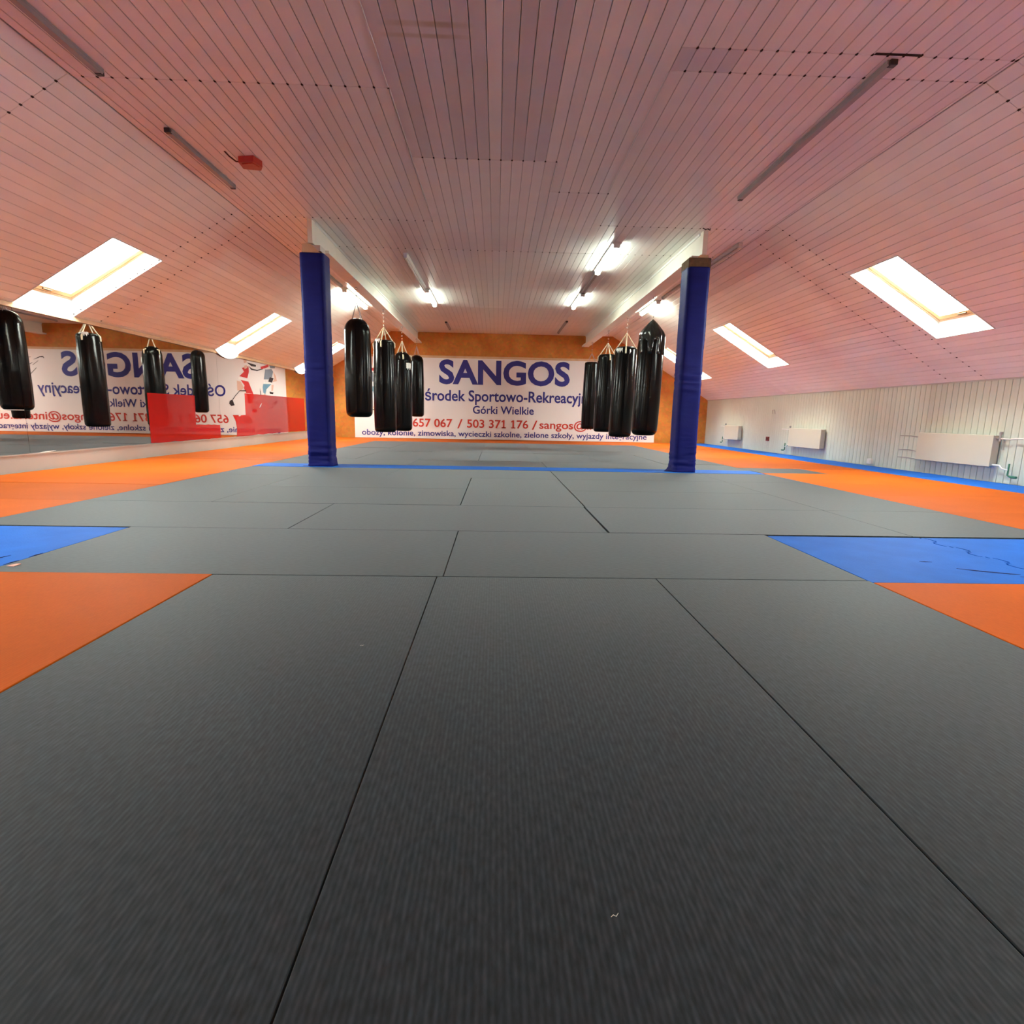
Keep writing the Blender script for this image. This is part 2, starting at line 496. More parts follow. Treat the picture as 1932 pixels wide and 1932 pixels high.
def lay_planks(parent, mtx, rows, segs_of, holes_rects, key, far=None, far_mb=None, mat=M['plank'], grey_at=None):
    """rows: list of (x0, x1); segs_of(xc) -> y breakpoints; holes_rects: (u0, u1, y0, y1)"""
    for (a, b) in rows:
        xc = (a + b) / 2
        br = segs_of(xc)
        for i in range(len(br) - 1):
            y0, y1 = br[i], br[i + 1]
            pieces = [(a, b, y0, y1)]
            for (h0, h1, k0, k1) in holes_rects:
                nxt = []
                for (p0, p1, q0, q1) in pieces:
                    if p1 <= h0 + 1e-4 or p0 >= h1 - 1e-4 or q1 <= k0 or q0 >= k1:
                        nxt.append((p0, p1, q0, q1)); continue
                    if q0 < k0: nxt.append((p0, p1, q0, k0))
                    if q1 > k1: nxt.append((p0, p1, k1, q1))
                    c0, c1 = max(q0, k0), min(q1, k1)
                    if p0 < h0 - 0.012: nxt.append((p0, h0 + 0.004, c0, c1))
                    if p1 > h1 + 0.012: nxt.append((h1 - 0.002, p1, c0, c1))
                pieces = nxt
            for (p0, p1, q0, q1) in pieces:
                w, l = p1 - p0 - GAP, q1 - q0 - 0.004
                if w < 0.006 or l < 0.02: continue
                mt = mat; ky = key
                if grey_at and grey_at(xc, (q0 + q1) / 2): mt, ky = M['plank_old'], key + 'o'
                if far is not None and q0 >= far:
                    far_mb.box(p0 + GAP / 2, p1 - GAP / 2, q0 + 0.002, q1 - 0.002, 0.0, 0.008, mtx)
                    continue
                o = link('plank', plank_mesh(w, l, 0.008, mt, ky), parent)
                o.matrix_world = mtx @ Matrix.Translation(((p0 + p1) / 2, (q0 + q1) / 2, 0.0))
        # little dark openings where the grooves meet a joint
        for y in br[1:-1]:
            if y < 12: holes['ceiling' if key == 'flat' else key].box(b - 0.008, b + 0.008, y - 0.011, y + 0.011, -0.0006, 0.004, mtx)

FLAT = Matrix.Translation((0, 0, ZC))
k0 = int(math.floor((XFL - 0.007) / PW)); k1 = int(math.ceil((XFR - 0.007) / PW))
rows = []
for k in range(k0, k1):
    a, b = 0.007 + k * PW, 0.007 + (k + 1) * PW
    a, b = max(a, XFL), min(b, XFR)
    if b - a > 0.015: rows.append((a, b))
def flat_segs(x):
    if x < -0.84: s = [4.60, 7.44]
    elif x < 0.54: s = [5.71]
    elif x < 1.17: s = [6.42]
    else: s = [4.02, 4.265, 7.42]
    return [YF] + s + [8.63, 12.95, YB]
def flat_grey(x, y):
    return (-0.84 < x < 0.54 and y < 5.7 and not (-0.11 < x < 0.01) and x < 0.44) or (1.17 < x < 1.62 and 4.02 < y < 4.27)
fm = MB()
lay_planks(ceiling, FLAT, rows, flat_segs, [], 'flat', far=12.9, far_mb=fm, grey_at=flat_grey)
tag(fm.build('far_planks', M['plank'], ceiling), kind='stuff')
holes['ceiling'].box(2.46, 2.78, 3.994, 4.012, ZC - 0.004, ZC + 0.004)  # dark bar painted in for the shadow gap at a sagging plank end
for (ex, e0, e1) in ((-0.843, YF, 4.6), (-0.836, 4.6, 7.44), (0.548, 5.71, 6.42), (1.172, 4.27, 6.40)):
    es = MB(); es.cbox(ex - 0.004, ex + 0.004, e0 + 0.01, e1 - 0.01, ZC - 0.005, ZC + 0.003, 0.001)
    es.build('edge_strip', M['fixture'], ceiling)
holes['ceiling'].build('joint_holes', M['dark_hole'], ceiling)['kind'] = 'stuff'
for side in ('left', 'right'):
    n = int(math.ceil(SLEN[side] / PW))
    rows = [(i * PW + 0.004, min((i + 1) * PW + 0.004, SLEN[side])) for i in range(n)]
    rows = [r for r in rows if r[1] - r[0] > 0.015]
    u0, u1 = WIN_U[side]
    rects = [(u0, u1, a, b) for (a, b) in WIN_Y[side]]
    segs = [YF, 4.56, 7.24, 7.72, 12.3, YB] if side == 'left' else [YF, 4.02, 4.26, 7.22, 7.80, 12.3, YB]
    fm = MB()
    lay_planks(slope_obj[side], SM[side], rows, lambda x: segs, rects, side, far=12.25, far_mb=fm)
    tag(fm.build('far_planks', M['plank'], slope_obj[side]), kind='stuff')
    holes[side].build('joint_holes', M['dark_hole'], slope_obj[side])['kind'] = 'stuff'

# right wall: upright cream planks
WP = 0.1
_wm = {}
def wall_plank_mesh(h):
    if 'p' not in _wm:
        p = MB(); w = WP - 0.006
        pts = [(-w / 2, 0.0), (-w / 2 + 0.002, -0.010), (-0.006, -0.0125), (0.006, -0.0125), (w / 2 - 0.002, -0.010), (w / 2, 0.0)]
        n = len(pts)
        vs = [(q[1], q[0], 0.0) for q in pts] + [(q[1], q[0], h) for q in pts]
        fs = [(i, (i + 1) % n, n + (i + 1) % n, n + i) for i in range(n)] + [tuple(range(n)), tuple(range(2 * n - 1, n - 1, -1))]
        p.add(vs, fs)
        _wm['p'] = p.mesh('wall_plank', [M['wall_plank']])
    return _wm['p']
HWR = ZWR + 0.03
y = 5.6
while y < 10.0:
    o = link('plank', wall_plank_mesh(HWR), wall_right)
    o.location = (XR + 0.012, y, 0.0)
    y += WP
fm = MB()
for rng in ((YF + 0.05, 5.55), (10.0, YB)):
    y = rng[0]
    while y < rng[1]:
        fm.box(XR + 0.0015, XR + 0.012, y - WP / 2 + 0.003, y + WP / 2 - 0.003, 0.0, HWR)
        y += WP
tag(fm.build('far_planks', M['wall_plank'], wall_right), kind='stuff')

# trims where slopes meet the walls
m = MB(); m.box(XR - 0.012, XR + 0.0, YF, YB, ZWR - 0.012, ZWR + 0.012)
tag(m.build('trim_1', M['board']), kind='structure')
m = MB(); m.box(XL, XL + 0.035, YF, YB, ZWL - 0.045, ZWL + 0.005)
tag(m.build('trim_2', M['rail']), kind='structure')
m = MB(); m.box(XL, XL + 0.018, YF, YB, -0.01, 0.195)
m.box(XL, XL + 0.026, YF, YB, 0.188, 0.200)
tag(m.build('baseboard_left', M['board']), kind='structure')

# beams under the flat ceiling
for i, (a, b) in enumerate(((-2.42, -2.36), (2.63, 2.69))):
    m = MB(); m.box(a, b, 7.48, YB, 2.835, ZC + 0.002)
    bo = tag(m.build('beam', M['beam']), kind='structure')
    tag(bo, 'cream beam above the ' + ('left' if i == 0 else 'right') + ' row of punching bags')
    m = MB(); m.box(a - (0.03 if i == 0 else 0.11), b + (0.11 if i == 0 else 0.03), 7.80, YB, 2.80, 2.836); m.build('flange', M['beam'], bo)
    s = 1 if i == 0 else -1
    e = b if i == 0 else a
    m = MB(); m.box(min(e, e + s * 0.012), max(e, e + s * 0.012), 7.6, YB, ZC - 0.03, ZC); m.build('cover_strip', M['fixture'], bo)

# ---------------------------------------------------------------- roof windows
def roof_window(idx, side, y0, y1):
    mtx = SM[side]; u0, u1 = WIN_U[side]
    D = 0.172
    lo = u1 - 0.103          # the lower reveal stands upright
    up = u0 - 0.065
    w = thing('window_%d' % idx, None, None)
    w['kind'] = 'structure'
    t = 0.012
    sh = MB()
    def quad(p):  # thin board along a reveal, thickened outwards
        return p
    # far and near cheeks
    for (ya, yb) in ((y1, y1 + t), (y0 - t, y0)):
        pts = [(u0, 0.0), (u1, 0.0), (lo, D), (up, D)]
        vs = [mtx @ Vector((p[0], ya, p[1])) for p in pts] + [mtx @ Vector((p[0], yb, p[1])) for p in pts]
        sh.add(vs, [(0, 1, 2, 3), (7, 6, 5, 4), (0, 4, 5, 1), (1, 5, 6, 2), (2, 6, 7, 3), (3, 7, 4, 0)])
    for (ua, ub, sg) in ((u1, lo, 1), (u0, up, -1)):
        vs = [mtx @ Vector(p) for p in ((ua, y0 - t, 0), (ua, y1 + t, 0), (ub, y1 + t, D), (ub, y0 - t, D), (ua + sg * t, y0 - t, 0), (ua + sg * t, y1 + t, 0), (ub + sg * t, y1 + t, D), (ub + sg * t, y0 - t, D))]
        sh.add(vs, [(0, 1, 2, 3), (7, 6, 5, 4), (0, 4, 5, 1), (1, 5, 6, 2), (2, 6, 7, 3), (3, 7, 4, 0)])
    sh.build('shaft_lining', M['shaft'], w)
    # edge trim around the opening
    tr = MB()
    e = 0.012
    tr.box(u0 - e, u1 + e, y1, y1 + e, -0.006, 0.002, mtx); tr.box(u0 - e, u1 + e, y0 - e, y0, -0.006, 0.002, mtx)
    tr.box(u1, u1 + e, y0, y1, -0.006, 0.002, mtx); tr.box(u0 - e, u0, y0, y1, -0.006, 0.002, mtx)
    tr.build('trim', M['fixture'], w)
    def ring(a0, a1, b0, b1, wd, z0, z1):
        r = MB()
        r.box(a0, a1, b0, b0 + wd, z0, z1, mtx); r.box(a0, a1, b1 - wd, b1, z0, z1, mtx)
        r.box(a0, a0 + wd, b0 + wd, b1 - wd, z0, z1, mtx); r.box(a1 - wd, a1, b0 + wd, b1 - wd, z0, z1, mtx)
        return r
    ring(up - 0.02, lo + 0.02, y0 - 0.02, y1 + 0.02, 0.042, D - 0.004, D + 0.07).build('window_frame', M['rail'], w)
    ring(up + 0.012, lo - 0.012, y0 + 0.012, y1 - 0.012, 0.012, D + 0.006, D + 0.06).build('gasket', M['gasket'], w)
    sash = ring(up + 0.026, lo - 0.026, y0 + 0.026, y1 - 0.026, 0.062, D + 0.004, D + 0.055).build('sash', M['pine'], w)
    h = MB(); h.cbox(lo - 0.075, lo - 0.055, (y0 + y1) / 2 - 0.06, (y0 + y1) / 2 + 0.06, D - 0.016, D + 0.004, 0.004, mtx)
    h.build('latch', M['gasket'], sash)
    b = MB()
    for yy in (y0 + 0.3, y1 - 0.3):
        b.box(lo - 0.096, lo - 0.088, yy - 0.012, yy + 0.012, D + 0.0, D + 0.03, mtx)
    b.build('glazing_clip', M['fixture'], sash)
    g = MB(); g.box(up + 0.08, lo - 0.08, y0 + 0.08, y1 - 0.08, D + 0.035, D + 0.045, mtx)
    g.build('pane', M['glass'], w)
    fl = ring(up - 0.06, lo + 0.06, y0 - 0.06, y1 + 0.06, 0.075, D + 0.07, D + 0.11).build('flashing', M['steel'], w)
    if side == 'left' and 9 < y0 < 15.5:
        # rounded white lip hanging from the lower edge onto the wall
        lip = MB()
        arc, n = [], 14
        for i in range(n + 1):
            q = i / n
            arc.append((y0 - 0.03 + q * (y1 - y0 + 0.06), -0.115 * math.sin(PI * q) ** 0.7))
        x = mtx @ Vector((u1, 0, 0))
        pts = arc + [(y1 + 0.03, 0.02), (y0 - 0.03, 0.02)]
        Rm = Matrix(((0, 0, 1, 0), (1, 0, 0, 0), (0, 1, 0, x.z), (0, 0, 0, 1)))
        lip.prism(pts[::-1], XL + 0.036, XL + 0.05, Rm)
        lip.build('curved_lip', M['fixture'], w)
    if side == 'left' and 9 < y0 < 12:
        bl = MB()  # flat blue patch on the far cheek of the shaft
        vs = [(u0 + 0.02, 0.02), (u0 + 0.22, 0.02), (u0 + 0.27, 0.05), (u0 + 0.25, 0.10), (u0 + 0.33, 0.15), (u0 + 0.0, 0.15)]
        pts = [mtx @ Vector((p[0], y1 - 0.003, p[1])) for p in vs] + [mtx @ Vector((p[0], y1 - 0.001, p[1])) for p in vs]
        n = len(vs)
        bl.add(pts, [tuple(range(n)), tuple(range(2 * n - 1, n - 1, -1))] + [(i, n + i, n + (i + 1) % n, (i + 1) % n) for i in range(n)])
        tag(bl.build('blue_sheet', M['bluetarp'], w), 'small blue sheet in the upper corner')
    # portal that guides daylight sampling through the pane
    ld = bpy.data.lights.new('daylight_portal', 'AREA')
    ld.shape = 'RECTANGLE'; ld.size = (lo - up) - 0.1; ld.size_y = (y1 - y0) - 0.1
    ld.cycles.is_portal = True
    lo_ = bpy.data.objects.new('daylight_portal', ld); COL.objects.link(lo_)
    c = mtx @ Vector(((up + lo) / 2, (y0 + y1) / 2, D + 0.12))
    rx = (mtx.to_3x3() @ Vector((1, 0, 0))).normalized(); rz = (mtx.to_3x3() @ Vector((0, 0, 1))).normalized(); ry = rz.cross(rx)
    lo_.matrix_world = Matrix(((rx.x, ry.x, rz.x, c.x), (rx.y, ry.y, rz.y, c.y), (rx.z, ry.z, rz.z, c.z), (0, 0, 0, 1)))
idx = 1
for side in ('left', 'right'):
    for (a, b) in WIN_Y[side]:
        roof_window(idx, side, a, b); idx += 1

# ---------------------------------------------------------------- mats
_mm = {}
def mat_mesh(w, l, mt):
    k = (round(w, 3), round(l, 3), mt.name)
    if k not in _mm:
        p = MB(); c = 0.002
        x, y = w / 2, l / 2
        rings = [(x, y, -0.04), (x, y, -c), (x - c * 0.35, y - c * 0.35, -c * 0.3), (x - c, y - c, 0.0)]
        vs = []
        for (a, b, z) in rings: vs += [(-a, -b, z), (a, -b, z), (a, b, z), (-a, b, z)]
        fs = [(3, 2, 1, 0), (12, 13, 14, 15)] + [(r * 4 + j, r * 4 + (j + 1) % 4, r * 4 + 4 + (j + 1) % 4, r * 4 + 4 + j) for r in range(3) for j in range(4)]
        p.add(vs, fs)
        _mm[k] = p.mesh('mat', [mt])
    return _mm[k]
def lay_mat(x0, x1, y0, y1, color, label, group=None, g=(0.001, 0.001, 0.001, 0.001), dz=0.0, rot=0.0):
    """g = gaps on the left, right, near and far edges"""
    x0 += g[0]; x1 -= g[1]; y0 += g[2]; y1 -= g[3]
    w, l = x1 - x0, y1 - y0
    wide = w > l
    mt = M[color + '_mat']
    o = link(color + '_tatami_mat' if color != 'blue' else 'blue_foam_mat', mat_mesh(min(w, l), max(w, l), mt))
    o.location = ((x0 + x1) / 2, (y0 + y1) / 2, dz)
    o.rotation_euler = (0, 0, (PI / 2 if wide else 0) + rot)
    tag(o, label, 'mat', group)
    return o
GX = [-5.26 + i for i in range(12)]      # grid lines -5.26 ... 5.74
x_ = lambda v: v
G3 = 0.0035
# front row (2 m long, running away from the camera)
lay_mat(-1.26, -0.26, 0.40, 2.40, 'grey', 'grey mat in the nearest row, left of the central front mat', g=(0.001, 0.0018, .001, .001), dz=-0.001)
lay_mat(-0.26, 0.74, 0.40, 2.40, 'grey', 'large grey mat filling the middle of the foreground', g=(0.0018, 0.0016, .001, .002))
lay_mat(0.74, 1.74, 0.40, 2.40, 'grey', 'grey mat in the nearest row, right of the central front mat', g=(0.002, 0.001, .001, .001))
lay_mat(-2.26, -1.26, 0.40, 2.40, 'orange', 'orange mat in the nearest row at the left edge of the picture', g=(.001, .0015, .001, .003), dz=0.002)
lay_mat(-5.26, -2.26, 0.40, 2.40, 'orange', 'orange mat beyond the left edge, in the nearest row')
lay_mat(1.740, 2.74, 0.40, 2.37, 'orange', 'orange mat in the nearest row at the right edge of the picture', g=(.001, .001, .001, .001), dz=0.002)
lay_mat(2.74, 5.74, 0.40, 2.37, 'orange', 'orange mat beyond the right edge, in the nearest row')
for k, (a, b) in enumerate(((-1.6, 0.4), (-3.6, -1.6), (-5.6, -3.6), (-7.6, -5.6))):  # unseen mats behind the camera, added to bounce light onto the ceiling
    w = ('first', 'second', 'third', 'fourth')[k]
    lay_mat(-1.26, 1.74, a, b, 'grey', 'grey floor mat %s row behind the viewpoint' % w)
    lay_mat(-5.26, -1.26, a, b, 'orange', 'orange floor mat %s row behind the viewpoint, mirror side' % w)
    lay_mat(1.74, 5.74, a, b, 'orange', 'orange floor mat %s row behind the viewpoint, radiator side' % w)
# second row with the blue foam
lay_mat(-2.262, -0.232, 2.40, 3.40, 'grey', 'wide grey mat of the second row, between the left blue mat and the middle', g=(.001, .002, .001, .001))
lay_mat(-0.232, 1.735, 2.40, 3.40, 'grey', 'wide grey mat of the second row, between the middle and the right blue mat', g=(.002, .001, .003, .001))
# third row
lay_mat(-3.26, -1.30, 3.40, 4.40, 'grey', 'wide grey mat of the third row, behind the left blue mat', g=(.001, .002, .001, .001))
lay_mat(-1.30, 0.725, 3.40, 4.40, 'grey', 'wide grey mat in the middle of the third row, left of the open black joint', g=(.002, .004, .001, .001))
lay_mat(0.725, 2.72, 3.40, 4.40, 'grey', 'wide grey mat of the third row, right of the open black joint', g=(.010, .001, .006, .001))
lay_mat(2.72, 3.74, 3.40, 4.40, 'grey', 'square grey mat at the right end of the third row beside the orange band', g=(.001, .001, .004, .001))
# fourth and fifth rows (2 m deep)
lay_mat(-3.26, -2.28, 4.40, 6.40, 'grey', 'long grey mat of the fourth row at its left end beside the orange band', g=(.001, .002, .001, .001))
lay_mat(-2.28, -0.285, 4.40, 5.40, 'grey', 'wide dark grey mat of the fourth row, nearer one of two', g=(.002, .003, .001, .001), dz=0.001)
lay_mat(-2.28, -0.285, 5.40, 6.40, 'grey', 'wide dark grey mat of the fourth row, farther one of two', g=(.002, .003, .001, .001), dz=0.001)
lay_mat(-0.285, 0.735, 4.40, 6.40, 'grey', 'long grey mat in the middle of the fourth row', g=(.003, .004, .001, .001))
lay_mat(0.735, 2.73, 4.40, 5.40, 'grey', 'wide grey mat right of the middle in the fourth row, nearer one', g=(.006, .001, .001, .001))
lay_mat(0.735, 2.73, 5.40, 6.40, 'grey', 'wide grey mat right of the middle in the fourth row, farther one', g=(.006, .001, .001, .001))
lay_mat(2.73, 3.74, 4.40, 6.40, 'grey', 'long grey mat at the right end of the fourth row beside the orange band')
for (a, b, w) in ((-3.26, -1.28, 'left of the left pillar'), (-1.28, 0.74, 'in the middle'), (0.74, 2.74, 'left of the right pillar'), (2.74, 3.74, 'right of the right pillar')):
    lay_mat(a, b, 6.40, 7.40, 'grey', 'grey mat just in front of the blue strip, ' + w, g=(.001, .006 if w == 'in the middle' else .001, .001, .002))
# blue strip between the pillars
for (a, b, w) in ((-3.258, -1.0, 'at the left pillar'), (-1.0, 1.3, 'in the middle'), (1.3, 3.70, 'at the right pillar')):
    lay_mat(a, b, 7.40, 7.86, 'blue', 'narrow blue strip mat across the floor, ' + w, dz=0.004)
# beyond the strip
for (a, b, w) in ((-3.26, -1.27, 'behind the left pillar'), (-1.27, 0.74, 'left of the middle'), (0.74, 2.74, 'right of the middle'), (2.74, 3.74, 'behind the right pillar')):
    lay_mat(a, b, 7.86, 8.86, 'grey', 'grey mat just beyond the blue strip, ' + w, g=(.001, .006 if w == 'left of the middle' else .001, .001, .001))
for (a, b, w) in ((-3.26, -2.26, 'first'), (-2.26, -1.26, 'second'), (-1.26, -0.285, 'third'), (-0.285, 0.74, 'fourth'), (0.74, 1.74, 'fifth'), (1.74, 2.74, 'sixth'), (2.74, 3.74, 'seventh')):
    lay_mat(a, b, 8.86, 10.86, 'grey', 'long grey mat under the punching bags, %s from the left' % w, g=(.003 if w == 'fourth' else .001, .003 if w == 'third' else .001, .001, .001), dz=random.choice((0, 0.001, 0.002)))
for (a, b, w) in ((-3.26, -2.26, 'first'), (-2.26, -0.285, 'second'), (-0.285, 1.74, 'third'), (1.74, 3.74, 'fourth')):
    lay_mat(a, b, 10.86, 11.86, 'grey', 'grey mat of the row before the farthest grey rows, %s from the left' % w, dz=random.choice((0, 0.001, 0.003)))
for (a, b, w) in ((-3.26, -2.26, 'first'), (-2.26, -1.26, 'second'), (-1.26, -0.26, 'third'), (-0.26, 0.74, 'fourth'), (0.74, 1.74, 'fifth'), (1.74, 2.74, 'sixth'), (2.74, 3.74, 'seventh')):
    lay_mat(a, b, 11.86, 13.86, 'grey', 'long grey mat of the farthest grey rows, %s from the left' % w, dz=random.choice((0, 0.002, 0.004)))
for (a, b, w) in ((-3.26, -1.26, 'left end'), (-1.26, 0.74, 'left of the middle'), (0.74, 2.74, 'right of the middle'), (2.74, 3.74, 'right end')):
    lay_mat(a, b, 13.86, 14.86, 'grey', 'last grey mat before the orange band at the banner, ' + w)
# orange bands
ORD = ['first', 'second', 'third', 'fourth', 'fifth', 'sixth', 'seventh', 'eighth', 'ninth', 'tenth', 'eleventh', 'twelfth', 'thirteenth', 'fourteenth', 'fifteenth']
lay_mat(3.74, 4.72, 7.60, 8.36, 'grey', 'lone grey mat jutting into the right orange band')
yy = 3.40
i = 0
while yy < 16.8:
    lay_mat(-5.26, -3.26, yy, min(yy + 1.0, 16.86), 'orange', 'orange mat of the band along the mirror wall, %s from the near end' % ORD[i], 'orange mats along the mirror wall', dz=random.choice((0, 0.001, 0.002)))
    yy += 1.0; i += 1
for i, (a, b) in enumerate(((3.40, 4.40), (4.40, 5.40), (5.40, 6.40), (6.40, 7.60), (8.36, 9.36), (9.36, 10.36), (10.36, 11.36), (11.36, 12.36), (12.36, 13.36), (13.36, 14.36), (14.36, 15.36), (15.36, 16.86))):
    lay_mat(3.74, 5.738, a, b, 'orange', 'orange mat of the band along the radiator wall, %s from the near end' % ORD[i], 'orange mats along the radiator wall', dz=random.choice((0, 0.001, 0.002)))
lay_mat(4.72, 5.74, 7.60, 8.36, 'orange', 'narrower orange mat beside the lone grey mat in the right band')
for k in range(7):
    lay_mat(-3.26 + k, -2.26 + k, 14.86, 16.86, 'orange', 'orange mat of the band under the banner wall, %s from the left' % ORD[k], 'orange mats under the banner')
# blue edging along the radiator wall
yy = 3.40
i = 0
while yy < 16.8:
    lay_mat(5.74, 6.432, yy, min(yy + 1.0, 16.86), 'blue', 'narrow blue edge mat along the radiator wall, %s from the near end' % ORD[i], 'blue edge mats along the radiator wall', dz=random.choice((0, 0.003)))
    yy += 1.0; i += 1
# interlocking blue foam mats
def jig(y0, y1, n=8, amp=0.030):
    """dovetail outline along +y; x offset around zero"""
    out = []
    p = (y1 - y0) / n
    for i in range(n):
        s = 1 if i % 2 else -1
        c = y0 + (i + 0.5) * p
        out += [(s * 0.0, c - p * 0.36), (s * amp * 0.55, c - p * 0.42), (s * amp, c - p * 0.22), (s * amp, c + p * 0.22), (s * amp * 0.55, c + p * 0.42), (s * 0.0, c + p * 0.36)]
    return [(0.0, y0)] + out + [(0.0, y1)]
def foam_mat(x0, x1, y0, y1, jl, jr, label, scr=()):
    """jl / jr: interlocking edge on the left / right"""
    xc, yc = (x0 + x1) / 2, (y0 + y1) / 2
    left = [(x0 + a + 0.006 - xc, b - yc) for a, b in jig(y0, y1)] if jl else [(x0 + 0.002 - xc, y0 - yc), (x0 + 0.002 - xc, y1 - yc)]
    right = [(x1 + a - 0.006 - xc, b - yc) for a, b in jig(y0, y1)] if jr else [(x1 - 0.002 - xc, y0 - yc), (x1 - 0.002 - xc, y1 - yc)]
    pts = left[::-1] + right      # ccw: down the left side, up the right
    p = MB()
    p.prism(pts, -0.04, -0.002)
    o = p.build('blue_foam_mat', M['blue_mat'])
    o.location = (xc, yc, 0)
    tag(o, label, 'mat')
    for pl in scr:
        t = MB(); t.tube([(a - xc, b - yc, -0.0022) for a, b in pl], [0.0015] + [0.004] * (len(pl) - 2) + [0.0015], 5)
        t.build('scratch', M['seam_dark'], o)
    return o
foam_mat(1.742, 2.74, 2.385, 3.372, False, True, 'blue foam mat between the grey floor and the jigsaw joint at right',
         [[(2.27, 2.775), (2.29, 2.765), (2.33, 2.762)], [(2.36, 2.64), (2.42, 2.60), (2.55, 2.545), (2.60, 2.54)], [(2.56, 2.50), (2.61, 2.49), (2.64, 2.505)]])
foam_mat(2.74, 3.74, 2.385, 3.372, True, True, 'blue foam mat beyond the jigsaw joint at the right edge')
foam_mat(3.74, 5.74, 2.385, 3.372, True, False, 'blue foam mat far right, beyond the right edge')
foam_mat(-3.26, -2.268, 2.41, 3.385, True, False, 'blue foam mat at the left edge behind the orange front mat',
         [[(-2.42, 2.60), (-2.395, 2.64), (-2.385, 2.69)], [(-2.275, 2.52), (-2.272, 2.56), (-2.272, 2.60)], [(-2.274, 2.66), (-2.272, 2.70), (-2.272, 2.74)]])
foam_mat(-4.26, -3.26, 2.41, 3.385, True, True, 'blue foam mat beyond the left edge of the picture')
foam_mat(-5.26, -4.26, 2.41, 3.385, False, True, 'blue foam mat against the mirror wall, beyond the left edge')
m = MB(); m.add([(-2.235, 2.49, 0.002), (-2.20, 2.485, 0.002), (-2.19, 2.515, 0.006), (-2.22, 2.525, 0.003), (-2.235, 2.49, 0.0005), (-2.20, 2.485, 0.0005), (-2.19, 2.515, 0.004), (-2.22, 2.525, 0.0015)], [(0, 1, 2, 3), (7, 6, 5, 4), (0, 4, 5, 1), (1, 5, 6, 2), (2, 6, 7, 3), (3, 7, 4, 0)])
tag(m.build('paper_scrap', M['pink']), 'tiny pink paper scrap by the left blue mat', 'scrap')
for (a, b, lb) in ((-0.414, 1.639, 'pale lint thread on the grey mat left of centre'), (0.184, 0.686, 'pale lint thread on the central front mat')):
    m = MB(); m.tube([(a - 0.006, b - 0.003, 0.0010), (a - 0.002, b, 0.0014), (a + 0.002, b - 0.002, 0.0010), (a + 0.006, b + 0.003, 0.0014)], [0.0003, 0.0006, 0.0006, 0.0003], 5)
    tag(m.build('lint', M['lint']), lb, 'lint')

